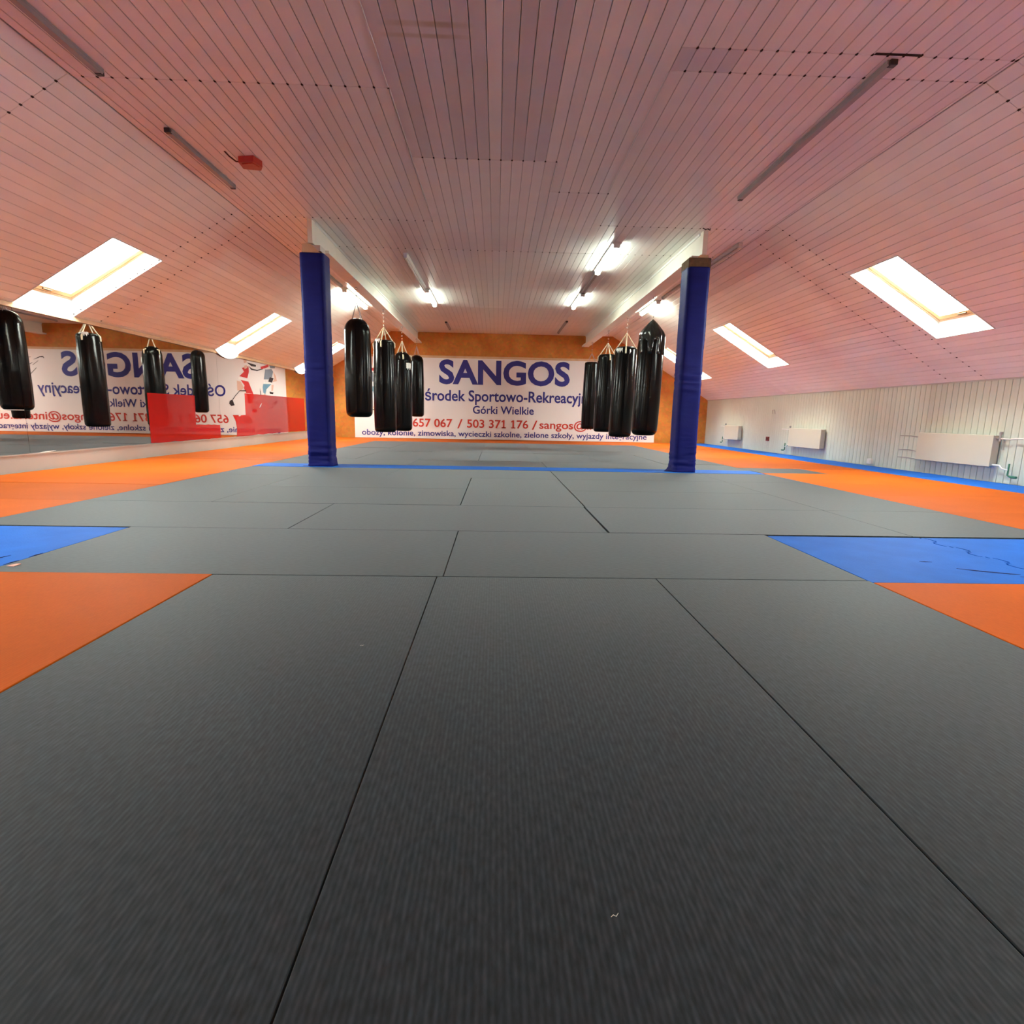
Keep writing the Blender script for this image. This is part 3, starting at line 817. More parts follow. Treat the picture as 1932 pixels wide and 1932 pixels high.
# ---------------------------------------------------------------- padded pillars
def pillar(x0, x1, y0, y1, ztop, side):
    m = MB(); m.box(x0 + 0.05, x1 - 0.05, y0 + 0.05, y1 - 0.05, -0.04, 2.82)
    po = tag(m.build('pillar', M['concrete_post']), kind='structure')
    tag(po, 'post inside the %s blue pad, carrying the beam' % side)
    g = MB()
    s = 1 if side == 'right' else -1
    xc = (x0 + x1) / 2
    Rm = Matrix(((1, 0, 0, 0), (0, 0, 1, 0), (0, 1, 0, 0), (0, 0, 0, 1)))
    g.prism([(xc - 0.13, 2.70), (xc + 0.13, 2.70), (xc + s * 0.06 + 0.05, 2.83), (xc + s * 0.06 - 0.05, 2.83)], y0 + 0.03, y0 + 0.09, Rm)
    g.build('bracket', M['rail'], po)
    th = thing('pillar_pad', 'royal blue padded sleeve wrapped around the %s pillar' % side, 'pad', (xc, (y0 + y1) / 2, 0.0))
    # sleeve: rounded rectangle swept up with cloth wrinkles
    hx, hy = (x1 - x0) / 2, (y1 - y0) / 2
    rad, nr = 0.045, 5
    per = []
    for (cx, cy_, a0) in ((hx - rad, hy - rad, 0), (-hx + rad, hy - rad, PI / 2), (-hx + rad, -hy + rad, PI), (hx - rad, -hy + rad, 1.5 * PI)):
        for k in range(nr):
            q = a0 + PI / 2 * k / (nr - 1)
            per.append((cx + rad * math.cos(q), cy_ + rad * math.sin(q), math.cos(q), math.sin(q)))
        # mid points of the next flat side
        nx = {0: (-1, 0), PI / 2: (0, -1), PI: (1, 0), 1.5 * PI: (0, 1)}[a0]
        ln = 2 * (hx - rad) if nx[0] else 2 * (hy - rad)
        last = per[-1]
        for k in range(1, 5):
            per.append((last[0] + nx[0] * ln * k / 5, last[1] + nx[1] * ln * k / 5, last[2], last[3]))
    n = len(per); H = 150
    p = MB()
    vs = []
    for j in range(H + 1):
        z = 0.004 + (ztop - 0.004) * j / H
        wr = 0.15
        wr += 1.0 * math.exp(-((z - 0.10) / 0.20) ** 2) + 0.8 * math.exp(-((z - 1.25) / 0.16) ** 2)
        flare = 0.012 * math.exp(-(z / 0.06) ** 2)
        for (a, b, nx_, ny_) in per:
            d = wr * 0.011 * (noise.noise(Vector((a * 3 + xc * 7, b * 3, z * 26))) + 0.7 * noise.noise(Vector((a * 5, b * 5 + 3, z * 55)))) + flare
            d += 0.008 * noise.noise(Vector((a * 4 + 9, b * 4, z * 2.2 + xc)))
            vs.append((a + nx_ * d, b + ny_ * d, z))
    fs = [(j * n + k, j * n + (k + 1) % n, (j + 1) * n + (k + 1) % n, (j + 1) * n + k) for j in range(H) for k in range(n)]
    fs += [tuple(range(n - 1, -1, -1)), tuple(range(H * n, H * n + n))]
    p.add(vs, fs, True)
    slv = p.build('sleeve', M['pad'], th)
    if side == 'right':
        f = MB(); f.cbox(-hx + 0.005, hx - 0.005, -hy + 0.006, hy - 0.006, ztop - 0.02, ztop + 0.115, 0.01)
        f.build('foam_core', M['foam'], th)
        w = MB()
        w.add([(-hx - 0.10, -0.02, 0.006), (-hx - 0.01, -0.10, 0.006), (-hx - 0.005, 0.02, 0.085), (-hx - 0.005, -0.08, 0.03), (-hx - 0.005, 0.08, 0.006)], [(0, 1, 3), (0, 3, 2), (0, 2, 4), (1, 4, 2, 3), (0, 4, 1)])
        w.build('loose_flap', M['pad'], slv)
    else:
        f = MB(); f.cbox(-hx + 0.03, hx - 0.03, -hy + 0.03, hy - 0.03, ztop - 0.02, ztop + 0.03, 0.01)
        f.build('foam_core', M['foam'], th)
        w = MB(); w.box(-hx - 0.07, -hx - 0.004, -hy + 0.01, -hy + 0.04, 0.006, 0.010)
        w.build('loose_flap', M['pad'], slv)
pillar(-2.535, -2.225, 7.46, 7.76, 2.715, 'left')
pillar(2.455, 2.755, 7.46, 7.76, 2.675, 'right')

# ---------------------------------------------------------------- punching bags
def chain(mb, x, y, z0, z1, r=0.016):
    n = max(2, int((z1 - z0) / (r * 2.6)))
    for i in range(n):
        z = z0 + (i + 0.5) * (z1 - z0) / n
        a = (1, 0, 0) if i % 2 else (0, 1, 0)
        mb.torus((x, y, z), r * 0.62, 0.0045, a, (0, 0, 1), 8, 4, 0.8)
        # stretch the link
    return mb
def bag(label, x, y, zb, zt, r, style, zhang=2.80, lean=0.0, straps='steel', seed=0, ring_z=None):
    """x, y: axis; zb..zt: body; style: dome, flat, tent"""
    t = thing('punching_bag', label, 'punching bag', (x, y, zb), 'punching bags hanging from the two beams')
    h = zt - zb
    prof = []
    rb = r * 0.42 if style != 'flat' else r * 0.28
    for k in range(7):
        q = PI / 2 * k / 6
        prof.append((max(0.01, r - rb + rb * math.sin(q)) if k else 0.012, rb * (1 - math.cos(q))))
    prof.insert(1, (r - rb, 0.0))
    bt = h - {'dome': r * 1.05, 'flat': r * 0.30, 'tent': r * 1.7}[style]
    z = rb
    nz = 26
    for k in range(1, nz + 1):
        zz = rb + (bt - rb) * k / nz
        bulge = 1.0 + 0.035 * math.sin(PI * (1 - zz / h) ** 1.3) - 0.05 * (zz / h) ** 2
        prof.append((r * bulge, zz))
    rt = prof[-1][0]
    if style == 'dome':
        for k in range(1, 9):
            q = PI / 2 * k / 8
            prof.append((max(0.02, rt * math.cos(q) ** 0.8), bt + (h - bt) * math.sin(q)))
    elif style == 'flat':
        for k in range(1, 7):
            q = PI / 2 * k / 6
            prof.append((max(0.02, rt * (0.72 + 0.28 * math.cos(q)) if k < 6 else 0.02), bt + (h - bt) * math.sin(q)))
    else:
        prof.append((rt * 0.985, bt + 0.03))
        prof.append((rt * 0.90, bt + 0.06))
        prof.append((rt * 0.5, bt + 0.10))
    sd = seed * 3.7
    def wob(q, zz, rr):
        a = 0.018 * noise.noise(Vector((math.cos(q) * 2 + sd, math.sin(q) * 2, zz * 2.2)))
        top = max(0.0, (zz - bt) / max(0.05, h - bt))
        a += 0.03 * min(1, top * 1.5) * math.sin(9 * q + sd) * (1 if style != 'flat' else 0.5)
        return 1 + a
    b = MB(); b.lathe(prof, 36, (0, 0), wob)
    body = b.build('body', M['bag'], t)
    sh = lean
    for v in body.data.vertices: v.co.x += sh * (v.co.z / h)
    dxt = sh
    if style == 'tent':
        c = MB(); pr = []
        for k in range(12):
            q = k / 11
            zz = bt - 0.22 + (h - bt + 0.22) * q
            if q < 0.55: rr = rt * (1.03 - 0.03 * q)
            else: rr = rt * 1.03 * (1 - (q - 0.55) / 0.45) ** 0.85 + 0.012
            pr.append((rr, zz))
        def fold(q, zz, rr):
            f = max(0.0, (h - zz) / (h - bt + 0.22))
            return 0.985 + 0.055 * math.sin(9 * q + 0.5) * (0.35 + 0.65 * f) + 0.07 * noise.noise(Vector((math.cos(q) * 3, math.sin(q) * 3, zz * 5)))
        c.lathe(pr, 48, (dxt * 0.9, 0), fold)
        c.build('pointed_cover', M['bag_cover'], t)
    # suspension
    zr = (ring_z if ring_z else zt + 0.24) - zb
    zh = zhang - zb
    hk = MB(); hk.torus((dxt, 0, zh - 0.022), 0.02, 0.005, (1, 0, 0), (0, 0, 1), 10, 5); hk.box(dxt - 0.012, dxt + 0.012, -0.012, 0.012, zh - 0.006, zh + 0.002)
    hk.build('hook', M['steel'], t)
    if style == 'tent':
        zr = h + 0.01
    ch = MB(); chain(ch, dxt, 0, zr, zh - 0.04, 0.024)
    ch.build('chain', M['chrome'] if straps == 'cream' else M['steel'], t)['kind'] = 'stuff'
    if style != 'tent':
        n = 4
        for k in range(n):
            q = PI / 4 + k * PI / 2 + 0.35 * seed
            rr = rt * (0.60 if style == 'dome' else 0.90)
            ze = h - (0.07 if style == 'dome' else 0.03)
            s = MB()
            p0 = Vector((dxt, 0, zr)); p1 = Vector((dxt + rr * math.cos(q), rr * math.sin(q), ze))
            if straps == 'cream':
                s.tube([p0, p1], [0.010, 0.012], 6)
                e = Vector((dxt + (rt + 0.006) * math.cos(q), (rt + 0.006) * math.sin(q), ze - 0.03))
                e2 = e - Vector((0, 0, 0.09))
                s.tube([p1, e, e2], [0.014, 0.018, 0.016], 6)
            else:
                s.tube([p0, p1], 0.005, 5)
            s.build('strap', M['strap'] if straps == 'cream' else M['steel'], t)
    return t
bag('black punching bag with a domed top, nearest of the left row by the blue pillar', -2.385, 9.75, 0.655, 2.30, 0.222, 'dome', straps='steel', seed=1, ring_z=2.56)
lb = bag('black punching bag on cream straps, second of the left row', -2.325, 11.7, 0.345, 2.197, 0.222, 'flat', straps='cream', seed=2, ring_z=2.46)
lc = bag('black punching bag with a silvery tape patch, third of the left row', -2.305, 13.78, 0.312, 2.205, 0.218, 'dome', straps='cream', seed=3, ring_z=2.46)
bag('short black punching bag, farthest of the left row nearest the banner text', -2.257, 15.92, 0.656, 2.356, 0.187, 'dome', straps='steel', seed=4, ring_z=2.60)
bag('black punching bag under a shiny pointed cover, nearest of the right row', 2.645, 9.85, 0.43, 2.42, 0.225, 'tent', straps='steel', seed=5, lean=0.05)
rb_ = bag('black punching bag with white tape on its top, second of the right row', 2.645, 11.8, 0.33, 2.19, 0.235, 'flat', straps='cream', seed=6, ring_z=2.47, lean=0.05)
bag('black punching bag on cream straps, third of the right row', 2.63, 13.6, 0.385, 2.23, 0.235, 'flat', straps='cream', seed=7, ring_z=2.50, lean=0.03)
bag('black punching bag, farthest of the right row beside the red email text', 2.62, 15.8, 0.40, 2.26, 0.20, 'flat', straps='steel', seed=8, ring_z=2.50, lean=0.03)
def white_patch(parent, r, z, q0, q1, hgt):  # irregular white patch on the side of a bag
    p = MB(); n = 8; vs = []
    for k in range(n + 1):
        q = q0 + (q1 - q0) * k / n
        for (rr, zz) in ((r, z - hgt + 0.03 * math.sin(k * 2.1)), (r + 0.004, z - hgt / 2), (r, z + 0.012 * math.sin(k * 3.3))):
            vs.append((rr * math.cos(q), rr * math.sin(q), zz))
    fs = [(k * 3 + j, k * 3 + 3 + j, k * 3 + 4 + j, k * 3 + 1 + j) for k in range(n) for j in range(2)]
    p.add(vs, fs, True)
    return p.build('tape', M['tape'], next(c for c in parent.children if c.name.startswith('body')))
white_patch(lc, 0.232, 1.62, -1.0, -0.35, 0.14)
white_patch(rb_, 0.236, 1.80, -1.25, -0.5, 0.10)
white_patch(rb_, 0.232, 1.81, -2.5, -1.9, 0.06)
white_patch(lb, 0.232, 1.86, -2.2, -1.7, 0.06)

# ---------------------------------------------------------------- banner on the back wall
ban = thing('banner', 'wide white SANGOS banner printed with contact lines on the orange wall', 'banner', (0, 16.9, 0))
YBN = 16.878
m = MB()
nx, nz = 60, 10
vs, fs = [], []
bx0, bx1, bz0, bz1 = -4.28, 4.86, 0.005, 2.395
for j in range(nz + 1):
    for i in range(nx + 1):
        x = bx0 + (bx1 - bx0) * i / nx; z = bz0 + (bz1 - bz0) * j / nz
        vs.append((x, -0.022 + 0.004 * math.sin(i * 0.9) * math.sin(PI * j / nz), z))
n0 = len(vs)
vs += [(v[0], v[1] + 0.004, v[2]) for v in vs]
for j in range(nz):
    for i in range(nx):
        a = j * (nx + 1) + i
        fs.append((a, a + 1, a + nx + 2, a + nx + 1))
        fs.append((n0 + a + nx + 1, n0 + a + nx + 2, n0 + a + 1, n0 + a))
m.add(vs, fs, True)
sheet = m.build('sheet', M['banner'], ban)
m = MB(); m.cbox(bx0 - 0.02, bx1 + 0.02, -0.03, -0.001, bz1 - 0.005, bz1 + 0.06, 0.004)
m.build('top_rail', M['rail'], ban)
def lettering(txt, x0, x1, z0, z1, mt, bold=0.0, ref=None):
    """text line fitted so that its box spans x0..x1; z0 = baseline, z1 = cap height"""
    cu = bpy.data.curves.new('lettering', 'FONT')
    cu.body = txt; cu.size = 1.0; cu.offset = bold; cu.extrude = 0.0; cu.resolution_u = 4
    ob = bpy.data.objects.new('tmp_text', cu); COL.objects.link(ob)
    dg = bpy.context.evaluated_depsgraph_get()
    me = bpy.data.meshes.new_from_object(ob.evaluated_get(dg))
    cu.body = 'H'
    dg.update()
    bpy.context.view_layer.update()
    mh = bpy.data.meshes.new_from_object(ob.evaluated_get(bpy.context.evaluated_depsgraph_get()))
    cap = max(v.co.y for v in mh.vertices) - min(v.co.y for v in mh.vertices)
    base = min(v.co.y for v in mh.vertices)
    bpy.data.objects.remove(ob); bpy.data.meshes.remove(mh)
    a = min(v.co.x for v in me.vertices); b = max(v.co.x for v in me.vertices)
    sx = (x1 - x0) / (b - a); sz = (z1 - z0) / cap
    for v in me.vertices:
        x, y = v.co.x, v.co.y
        v.co = (x0 + (x - a) * sx, -0.0275, z0 + (y - base) * sz)
    ones = [i for i, ch in enumerate(txt) if ch == '1']
    if ones:
        cu2 = bpy.data.curves.new('tmp_text', 'FONT'); cu2.size = 1.0; cu2.offset = bold
        ob = bpy.data.objects.new('tmp_text', cu2); COL.objects.link(ob)
        bm = bmesh.new(); bm.from_mesh(me)
        for i in ones:
            cu2.body = txt[:i + 1]
            bpy.context.view_layer.update()
            mt_ = bpy.data.meshes.new_from_object(ob.evaluated_get(bpy.context.evaluated_depsgraph_get()))
            xr = max(v.co.x for v in mt_.vertices)
            bpy.data.meshes.remove(mt_)
            X = x0 + (xr - a) * sx; h_ = z1 - z0; st = 0.16 * h_
            for pts in (((X - st, z1), (X - st * 2.3, z1 - h_ * 0.16), (X - st * 2.3, z1 - h_ * 0.30), (X - st, z1 - h_ * 0.16)), ((X - st * 2.2, z0), (X + st * 1.1, z0), (X + st * 1.1, z0 + h_ * 0.13), (X - st * 2.2, z0 + h_ * 0.13))):
                bm.faces.new([bm.verts.new((p[0], -0.0275, p[1])) for p in pts])
        bm.to_mesh(me); bm.free()
        bpy.data.objects.remove(ob)
    me.name = 'lettering'
    me.materials.clear(); me.materials.append(mt)
    o = link('lettering', me, sheet)
    return o
lettering('SANGOS', -1.735, 2.19, 1.635, 2.345, M['navy'], 0.032)
lettering('O\u015brodek Sportowo-Rekreacyjny', -2.50, 2.95, 1.14, 1.465, M['navy'], 0.018)
lettering('G\u00f3rki Wielkie', -0.72, 1.13, 0.775, 1.01, M['navy'], 0.018)
lettering('607', -3.22, -2.66, 0.355, 0.60, M['redprint'], 0.016)
lettering('657 067', -2.535, -1.34, 0.355, 0.60, M['redprint'], 0.016)
lettering('/', -1.19, -1.03, 0.33, 0.60, M['redprint'], 0.006)
lettering('503 371 176', -0.895, 0.97, 0.355, 0.60, M['redprint'], 0.016)
lettering('/', 1.08, 1.25, 0.33, 0.60, M['redprint'], 0.006)
lettering('sangos@interia.eu', 1.31, 4.22, 0.36, 0.60, M['redprint'], 0.016)
lettering('obozy, kolonie, zimowiska, wycieczki szkolne, zielone szko\u0142y, wyjazdy integracyjne', -4.07, 4.63, 0.085, 0.255, M['navy'], 0.014)
FIG = {'red': M['fig_red'], 'skin': M['skin'], 'dark': M['fig_dark'], 'white': M['tape'], 'grey': M['fig_grey'], 'blue': M['fig_blue']}
FA = [('red', [(-3.021, 1.976), (-3.217, 2.027), (-3.223, 1.87), (-3.163, 1.679), (-2.934, 1.737), (-3.078, 1.867)]), ('skin', [(-3.085, 2.213), (-3.165, 2.218), (-3.179, 2.136), (-3.094, 2.111)]), ('dark', [(-3.119, 2.245), (-3.23, 2.235), (-3.244, 2.208), (-3.132, 2.211)]), ('skin', [(-3.089, 2.04), (-3.171, 2.058), (-3.19, 1.979), (-3.102, 1.943)]), ('dark', [(-3.218, 2.043), (-3.309, 1.966), (-3.466, 1.925), (-3.63, 1.981), (-3.644, 1.954), (-3.464, 1.894), (-3.29, 1.922)]), ('red', [(-3.568, 2.019), (-3.796, 2.087), (-3.809, 2.024), (-3.694, 1.974), (-3.58, 1.956)]), ('dark', [(-3.175, 2.136), (-3.349, 2.096), (-3.443, 2.064), (-3.432, 2.016), (-3.312, 2.026)]), ('white', [(-2.916, 1.713), (-3.176, 1.639), (-3.166, 1.599), (-2.904, 1.65)]), ('red', [(-2.967, 1.627), (-3.189, 1.584), (-3.312, 1.236), (-3.103, 1.248), (-3.048, 1.39), (-3.069, 1.47)]), ('skin', [(-2.853, 1.609), (-2.964, 1.579), (-3.049, 1.406), (-2.946, 1.308), (-2.85, 1.322)]), ('dark', [(-2.915, 1.324), (-3.108, 1.331), (-3.106, 1.296), (-2.913, 1.298), (-2.774, 1.145), (-2.706, 1.044), (-2.688, 1.063), (-2.776, 1.177)]), ('dark', [(-2.604, 1.013), (-2.687, 1.055), (-2.741, 0.887), (-2.642, 0.861), (-2.582, 0.933)]), ('red', [(-3.118, 1.232), (-3.312, 1.236), (-3.286, 1.075), (-3.212, 0.929), (-3.118, 0.975)]), ('skin', [(-3.20, 1.0), (-3.29, 1.03), (-3.36, 0.80), (-3.27, 0.78)]), ('dark', [(-3.25, 0.80), (-3.37, 0.80), (-3.43, 0.70), (-3.24, 0.70)])]
FB = [('grey', [(-3.7, 1.943), (-3.885, 1.963), (-3.929, 1.885), (-3.888, 1.726), (-3.804, 1.66), (-3.643, 1.657), (-3.677, 1.832)]), ('grey', [(-3.827, 2.064), (-4.003, 2.06), (-3.983, 1.981), (-3.854, 1.978)]), ('skin', [(-3.93, 1.901), (-4.003, 1.76), (-4.027, 1.617), (-3.896, 1.583), (-3.951, 1.695)]), ('dark', [(-3.824, 1.724), (-3.935, 1.695), (-3.879, 1.567), (-3.768, 1.596)]), ('white', [(-3.639, 1.578), (-3.863, 1.566), (-3.861, 1.526), (-3.628, 1.53)]), ('blue', [(-3.619, 1.526), (-3.861, 1.526), (-3.707, 1.372), (-3.667, 1.227), (-3.605, 1.274), (-3.598, 1.433)]), ('skin', [(-3.86, 1.503), (-3.924, 1.504), (-3.899, 1.344), (-3.849, 1.311)]), ('dark', [(-3.792, 1.31), (-3.912, 1.28), (-3.893, 1.232), (-3.797, 1.246)]), ('dark', [(-3.882, 1.039), (-4.018, 0.993), (-3.941, 0.927), (-3.911, 0.975)]), ('dark', [(-3.564, 0.855), (-3.856, 0.845), (-3.854, 0.816), (-3.563, 0.831)]), ('dark', [(-3.516, 1.416), (-3.534, 1.304), (-3.544, 1.209), (-3.52, 1.208), (-3.513, 1.304)]), ('skin', [(-3.62, 1.24), (-3.68, 1.23), (-3.72, 0.87), (-3.66, 0.87)])]
FC = [('dark', [(2.977, 2.085), (2.777, 2.18), (2.682, 2.193), (2.656, 2.154), (2.66, 2.12), (2.687, 2.154), (2.773, 2.152), (2.912, 2.099)]), ('dark', [(3.124, 2.152), (3.029, 2.165), (3.03, 2.152), (3.118, 2.137)]), ('dark', [(3.011, 1.937), (2.831, 2.065), (2.828, 2.053), (2.996, 1.93)]), ('dark', [(3.134, 1.654), (2.911, 1.861), (2.9, 1.851), (3.12, 1.638)]), ('dark', [(3.143, 1.942), (3.002, 2.007), (3.001, 1.995), (3.139, 1.919)])]
for nm, F in (('red_boxer_print', FA), ('blue_boxer_print', FB), ('motion_lines_print', FC)):
    m = MB(); keys = sorted({c for c, _ in F})
    for i, (c, pts) in enumerate(F):
        m.m = keys.index(c)
        yy = -0.0272 - 0.0001 * i
        m.add([(p[0], yy, p[1]) for p in pts], [tuple(range(len(pts)))])
    m.build(nm, [FIG[c] for c in keys], sheet)

# ---------------------------------------------------------------- mirror wall
ys = [1.98, 4.18, 6.38, 8.58, 10.78, 12.98, 15.18, 16.875]
MIRX = XL + 0.012
for i in range(len(ys) - 1):
    a, b = ys[i] + 0.0015, ys[i + 1] - 0.0015
    m = MB(); m.cbox(-0.006, 0.006, -(b - a) / 2, (b - a) / 2, 0.205, ZWL - 0.05, 0.002)
    o = m.build('wall_mirror', M['mirror'])
    o.location = (MIRX, (a + b) / 2, 0)
    nmz = ['just outside the left edge', 'at the left edge of the picture', 'with the second mirrored bag, left of the red film', 'behind the stepped red film', 'between the two red films', 'half covered by the larger red film', 'in the far corner by the banner wall']
    tag(o, 'tall mirror panel ' + nmz[i], 'mirror', 'mirror panels on the left wall')
    if i == 1:
        s = MB(); s.box(0.0061, 0.0067, 0.55, (b - a) / 2 - 0.004, 0.683, 0.688)
        s.build('crack', M['tape'], o)
XF = MIRX + 0.0065
Rm = Matrix(((0, 0, 1, 0), (1, 0, 0, 0), (0, 1, 0, 0), (0, 0, 0, 1)))
def jag(p0, p1, n, amp):
    out = []
    for k in range(n + 1):
        q = k / n
        out.append((p0[0] + (p1[0] - p0[0]) * q, p0[1] + (p1[1] - p0[1]) * q + (random.uniform(-amp, amp) if 0 < k < n else 0)))
    return out
m = MB()
m.prism([(8.60, 0.965), (8.592, 0.212)] + jag((8.60, 0.212), (10.74, 0.210), 14, 0.010)[1:] + [(10.745, 0.45)] + jag((10.745, 0.452), (9.895, 0.470), 8, 0.006)[1:] + [(9.92, 0.972)], XF, XF + 0.002, Rm)
tag(m.build('red_film', M['film']), 'stepped glossy red film on the mirror under the third mirrored bag', 'film', 'red films on the mirror wall')
m = MB()
m.prism([(11.87, 1.088), (11.86, 0.645)] + jag((11.85, 0.64), (11.34, 0.60), 6, 0.015) + [(11.40, 0.50), (11.43, 0.36), (11.40, 0.212)] + jag((11.41, 0.212), (15.45, 0.222), 16, 0.010)[1:] + [(15.45, 1.088)], XF, XF + 0.002, Rm)
rf = tag(m.build('red_film', M['film']), 'long glossy red film beside the left pillar, reflecting the banner', 'film', 'red films on the mirror wall')
m = MB(); m.prism([(12.60, 0.86), (12.55, 0.80), (12.62, 0.83), (12.70, 0.91)], XF + 0.0021, XF + 0.004, Rm)
m.build('white_label', M['tape'], rf)
m = MB(); m.prism([(6.45, 0.196), (6.52, 0.205), (6.60, 0.212), (6.75, 0.215), (6.70, 0.207), (6.60, 0.196)], MIRX + 0.008, MIRX + 0.012, Rm)
tag(m.build('glass_shard', M['tape']), 'small white chip at the bottom edge of the left mirror', 'chip')

# ---------------------------------------------------------------- radiators and pipes on the right wall
def radiator(y0, y1, z0, z1, label, valve):
    xw = XR + 0.001
    t = thing('radiator', label, 'radiator', (xw - 0.06, (y0 + y1) / 2, z0), 'cream panel radiators on the right wall')
    L, H = (y1 - y0) / 2, z1 - z0
    p = MB(); p.cbox(-0.055, -0.040, -L, L, 0, H, 0.006); p.build('front_panel', M['radiator'], t)
    p = MB(); p.cbox(0.020, 0.034, -L, L, 0.0, H, 0.005); p.build('rear_panel', M['radiator'], t)
    for s in (-1, 1):
        p = MB(); p.cbox(-0.040, 0.022, s * L - (0.008 if s > 0 else 0), s * L + (0.008 if s < 0 else 0), 0.012, H - 0.012, 0.003); p.build('side_cover', M['radiator'], t)
    p = MB()
    n = int(2 * L / 0.04)
    for k in range(n):
        yy = -L + (k + 0.5) * 2 * L / n
        p.box(-0.038, 0.020, yy - 0.003, yy + 0.003, 0.03, H - 0.02)
    p.build('fins', M['radiator'], t)
    p = MB(); p.box(-0.040, 0.022, -L, L, H - 0.010, H - 0.004); p.build('top_grille', M['fixture'], t)
    p = MB()
    for yy in (-L * 0.7, L * 0.7):
        p.box(0.030, 0.058, yy - 0.02, yy + 0.02, 0.06, H - 0.05)
    p.build('bracket', M['steel'], t)
    # valve side
    s = -1 if valve == 'near' else 1
    p = MB(); p.tube([(-0.01, s * L, H - 0.04), (-0.01, s * (L + 0.05), H - 0.04)], 0.010, 8)
    p.tube([(-0.01, s * (L + 0.05), H - 0.075), (-0.01, s * (L + 0.05), H + 0.025)], 0.016, 10)
    vb = p.build('valve', M['steel'], t)
    p = MB(); p.tube([(-0.01, s * (L + 0.05), H + 0.012), (-0.01, s * (L + 0.05), H + 0.045)], [0.021, 0.019], 12)
    p.build('valve_knob', M['fixture_dark'], vb)
    p = MB()
    yy = s * (L + 0.05)
    p.tube([(-0.01, yy + s * 0.01, H - 0.04), (0.0, yy + s * 0.12, H - 0.045), (0.0, yy + s * 0.20, H - 0.033), (0.0, yy + s * 0.36, H - 0.033)], 0.009, 8)
    p.build('feed_pipe', M['white_pipe'], t)
    p = MB()
    p.tube([(-0.01, s * L, 0.03), (-0.01, s * (L + 0.10), 0.028), (-0.005, s * (L + 0.13), -0.01), (0.0, s * (L + 0.22), -0.02)], 0.010, 8)
    p.build('return_pipe', M['white_pipe'], t)
    p = MB()
    p.tube([(0.0, s * (L + 0.22), 0.06), (0.0, s * (L + 0.22), -0.085), (0.0, s * (L + 0.27), -0.10), (0.0, s * (L + 0.34), -0.10)], [0.011, 0.011, 0.016, 0.016], 8)
    p.build('green_elbow', M['green_pipe'], t)
    return t
radiator(6.86, 8.12, 0.195, 0.60, 'long cream panel radiator nearest the camera on the right wall', 'near')
radiator(10.62, 11.80, 0.195, 0.585, 'cream panel radiator in the middle of the right wall', 'far')
radiator(14.32, 15.20, 0.21, 0.59, 'small cream panel radiator nearest the orange wall', 'far')
t = thing('pipe_stubs', 'three thin grey pipes left of the nearest radiator', 'pipe', (XR - 0.012, 8.4, 0.36))
for zz in (0.535, 0.32, 0.20):  # grey tubes drawn in place of the shadow lines along the wall gaps
    p = MB(); p.tube([(0.0, 0.22, zz - 0.36), (0.002, 0.0, zz - 0.36 + 0.004), (0.0, -0.27, zz - 0.375)], 0.0055, 6)
    p.build('pipe', M['steel'], t)
t = thing('wall_switch', 'small dark red switch box low on the right wall', 'switch', (XR, 12.92, 0.31))
p = MB(); p.cbox(-0.03, 0.002, -0.055, 0.055, -0.05, 0.05, 0.006); p.build('case', M['dark_red'], t)
p = MB(); p.cbox(-0.036, -0.029, -0.02, 0.02, -0.022, 0.022, 0.003); p.build('rocker', M['cap_dark'], next(c for c in t.children if c.name.startswith('case')))
t = thing('wall_bracket', 'small grey hook high on the right wall above the switch', 'hook', (XR, 12.75, 0.93))
p = MB(); p.tube([(-0.005, -0.05, -0.04), (-0.02, -0.05, 0.045), (-0.02, 0.05, 0.05), (-0.005, 0.05, -0.04)], 0.006, 6); p.build('wire_hook', M['steel'], t)
t = thing('socket', 'small white socket box at the foot of the right wall', 'socket', (XR, 9.25, 0.075))
p = MB(); p.cbox(-0.04, 0.002, -0.05, 0.05, -0.045, 0.045, 0.006); p.build('case', M['fixture'], t)
p = MB(); p.cbox(-0.046, -0.039, -0.03, 0.03, -0.028, 0.028, 0.003); p.build('cover', M['white_pipe'], next(c for c in t.children if c.name.startswith('case')))

# ---------------------------------------------------------------- fluorescent battens
def batten(label, x, y0, y1, lit, dark=False, w=0.07, tube_only=False):
    if lit: w = 0.125
    t = thing('ceiling_light', label, 'light', (x, (y0 + y1) / 2, ZC), 'fluorescent battens on the ceiling')
    L = (y1 - y0) / 2
    bm = M['fixture_dark'] if dark else M['fixture']
    p = MB()
    R2 = Matrix(((1, 0, 0, 0), (0, 0, 1, 0), (0, 1, 0, 0), (0, 0, 0, 1)))
    if dark:
        p.prism([(-w / 2, 0.0), (-w / 2, -0.02), (-w * 0.32, -0.036), (w * 0.32, -0.036), (w / 2, -0.02), (w / 2, 0.0)], -L, L, R2)
    else:
        p.prism([(-w / 2, 0.0), (-w / 2, -0.018), (-0.018, -0.042), (0.018, -0.042), (w / 2, -0.018), (w / 2, 0.0)], -L, L, R2)
    p.build('lamp_body', bm, t)
    for s in (-1, 1):
        p = MB(); p.cbox(-w * 0.34, w * 0.34, s * L - 0.02, s * L + 0.02, -0.078 if not dark else -0.040, -0.001, 0.004)
        p.build('end_cap', M['cap_dark'] if dark else M['fixture'], t)
    if not dark:
        p = MB(); p.tube([(0, -L + 0.03, -0.062), (0, L - 0.03, -0.062)], 0.017 if not lit else 0.024, 10)
        p.build('tube', M['tube_lit'] if lit else M['tube_off'], t)
    return t
batten('long unlit lamp tray at the upper left corner of the picture', -2.89, 3.10, 4.50, False, True)
batten('unlit lamp tray left of the red alarm box', -2.88, 5.32, 6.50, False, True)
batten('very long unlit grey lamp tray on the right of the flat ceiling', 2.62, 4.06, 6.38, False, True)
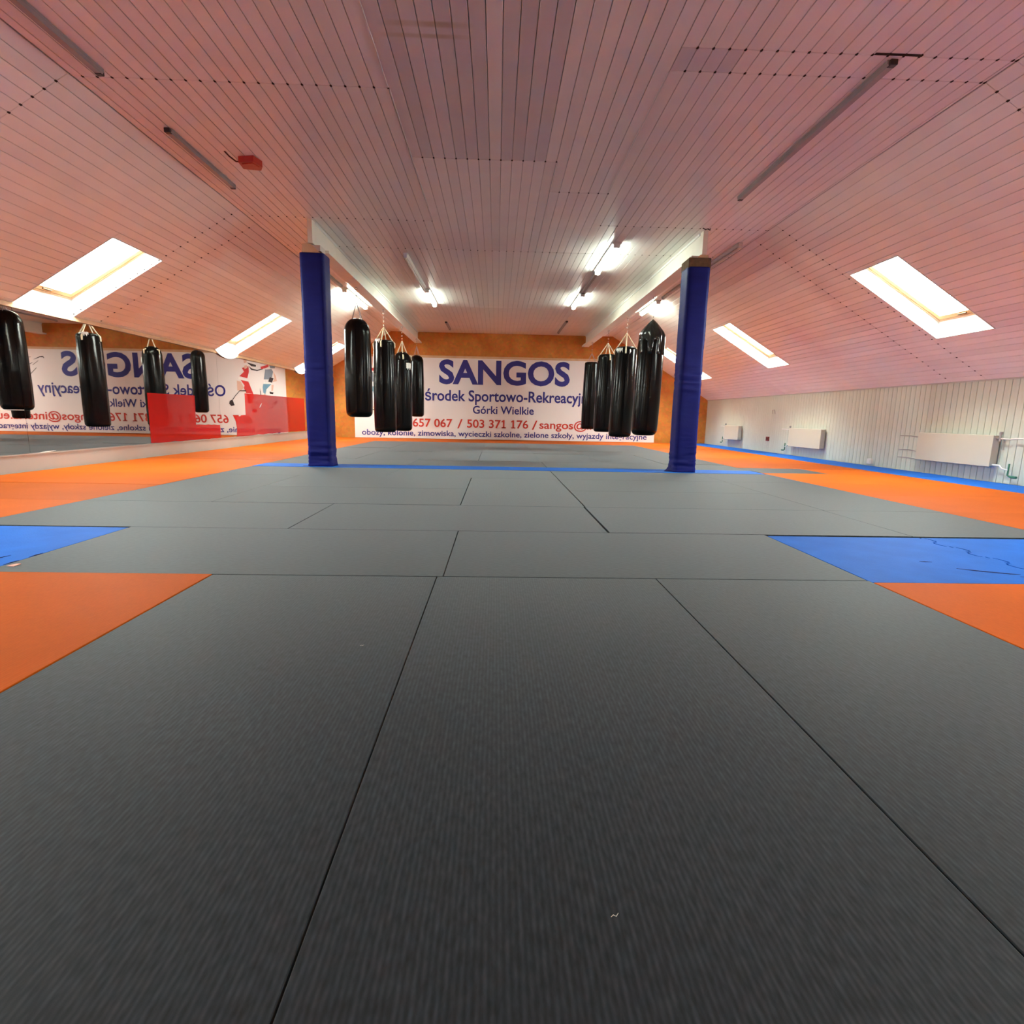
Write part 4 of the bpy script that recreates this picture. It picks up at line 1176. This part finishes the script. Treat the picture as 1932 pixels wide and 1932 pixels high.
batten('brightest lit fluorescent tube, nearest on the right between the beams', 1.63, 8.05, 9.52, True)
batten('lit fluorescent tube farther back on the right between the beams', 1.645, 11.2, 12.5, True)
batten('unlit lamp tray between the two lit tubes on the right', 1.64, 9.62, 11.10, False, True)
batten('unlit white fluorescent tube on the left between the beams', -1.41, 8.85, 11.05, False)
batten('lit fluorescent tube on the left between the beams', -1.385, 11.2, 12.6, True)
batten('unlit lamp tray near the banner wall, on the left', -1.35, 14.95, 16.1, False, True)
batten('unlit lamp tray near the banner wall, on the right', 1.74, 14.4, 16.3, False, True)
batten('lit fluorescent tube behind the left pillar and beam', -3.0, 11.35, 13.1, True)
batten('lit fluorescent tube outside the right beam', 3.28, 11.7, 13.0, True)
batten('unlit white fluorescent batten beside the top of the right pillar', 3.30, 7.92, 9.05, False)
batten('unlit lamp tray outside the left beam behind the pillar', -3.0, 9.5, 11.1, False, True)
batten('unlit lamp tray outside the right beam', 3.29, 9.3, 11.4, False, True)

t = thing('alarm_siren', 'red alarm siren with a loose cable on the left of the ceiling', 'alarm', (-2.42, 5.88, ZC))
p = MB()
p.prism([(-0.085, -0.07), (0.07, -0.10), (0.105, 0.02), (0.06, 0.10), (-0.10, 0.075)], -0.055, 0.0)
p.build('case', M['alarm'], t)
p = MB(); p.prism([(-0.06, -0.05), (0.055, -0.075), (0.08, 0.01), (0.045, 0.075), (-0.075, 0.055)], -0.062, -0.054)
p.build('face', M['alarm'], next(c for c in t.children if c.name.startswith('case')))
p = MB(); p.tube([(-0.085, 0.0, -0.02), (-0.12, -0.04, -0.035), (-0.15, -0.11, -0.02), (-0.165, -0.17, -0.003)], 0.007, 6)
p.build('cable', M['cable'], t)

# small cable and hook where the right beam starts
t = thing('ceiling_hook', 'small bent wire at the front end of the right beam', 'hook', (2.64, 7.36, ZC))
p = MB(); p.tube([(-0.06, 0.02, -0.004), (-0.03, 0.0, -0.03), (0.0, 0.02, -0.012), (0.02, -0.02, -0.04), (0.04, 0.03, -0.004)], 0.006, 6)
p.build('wire_hook', M['cap_dark'], t)
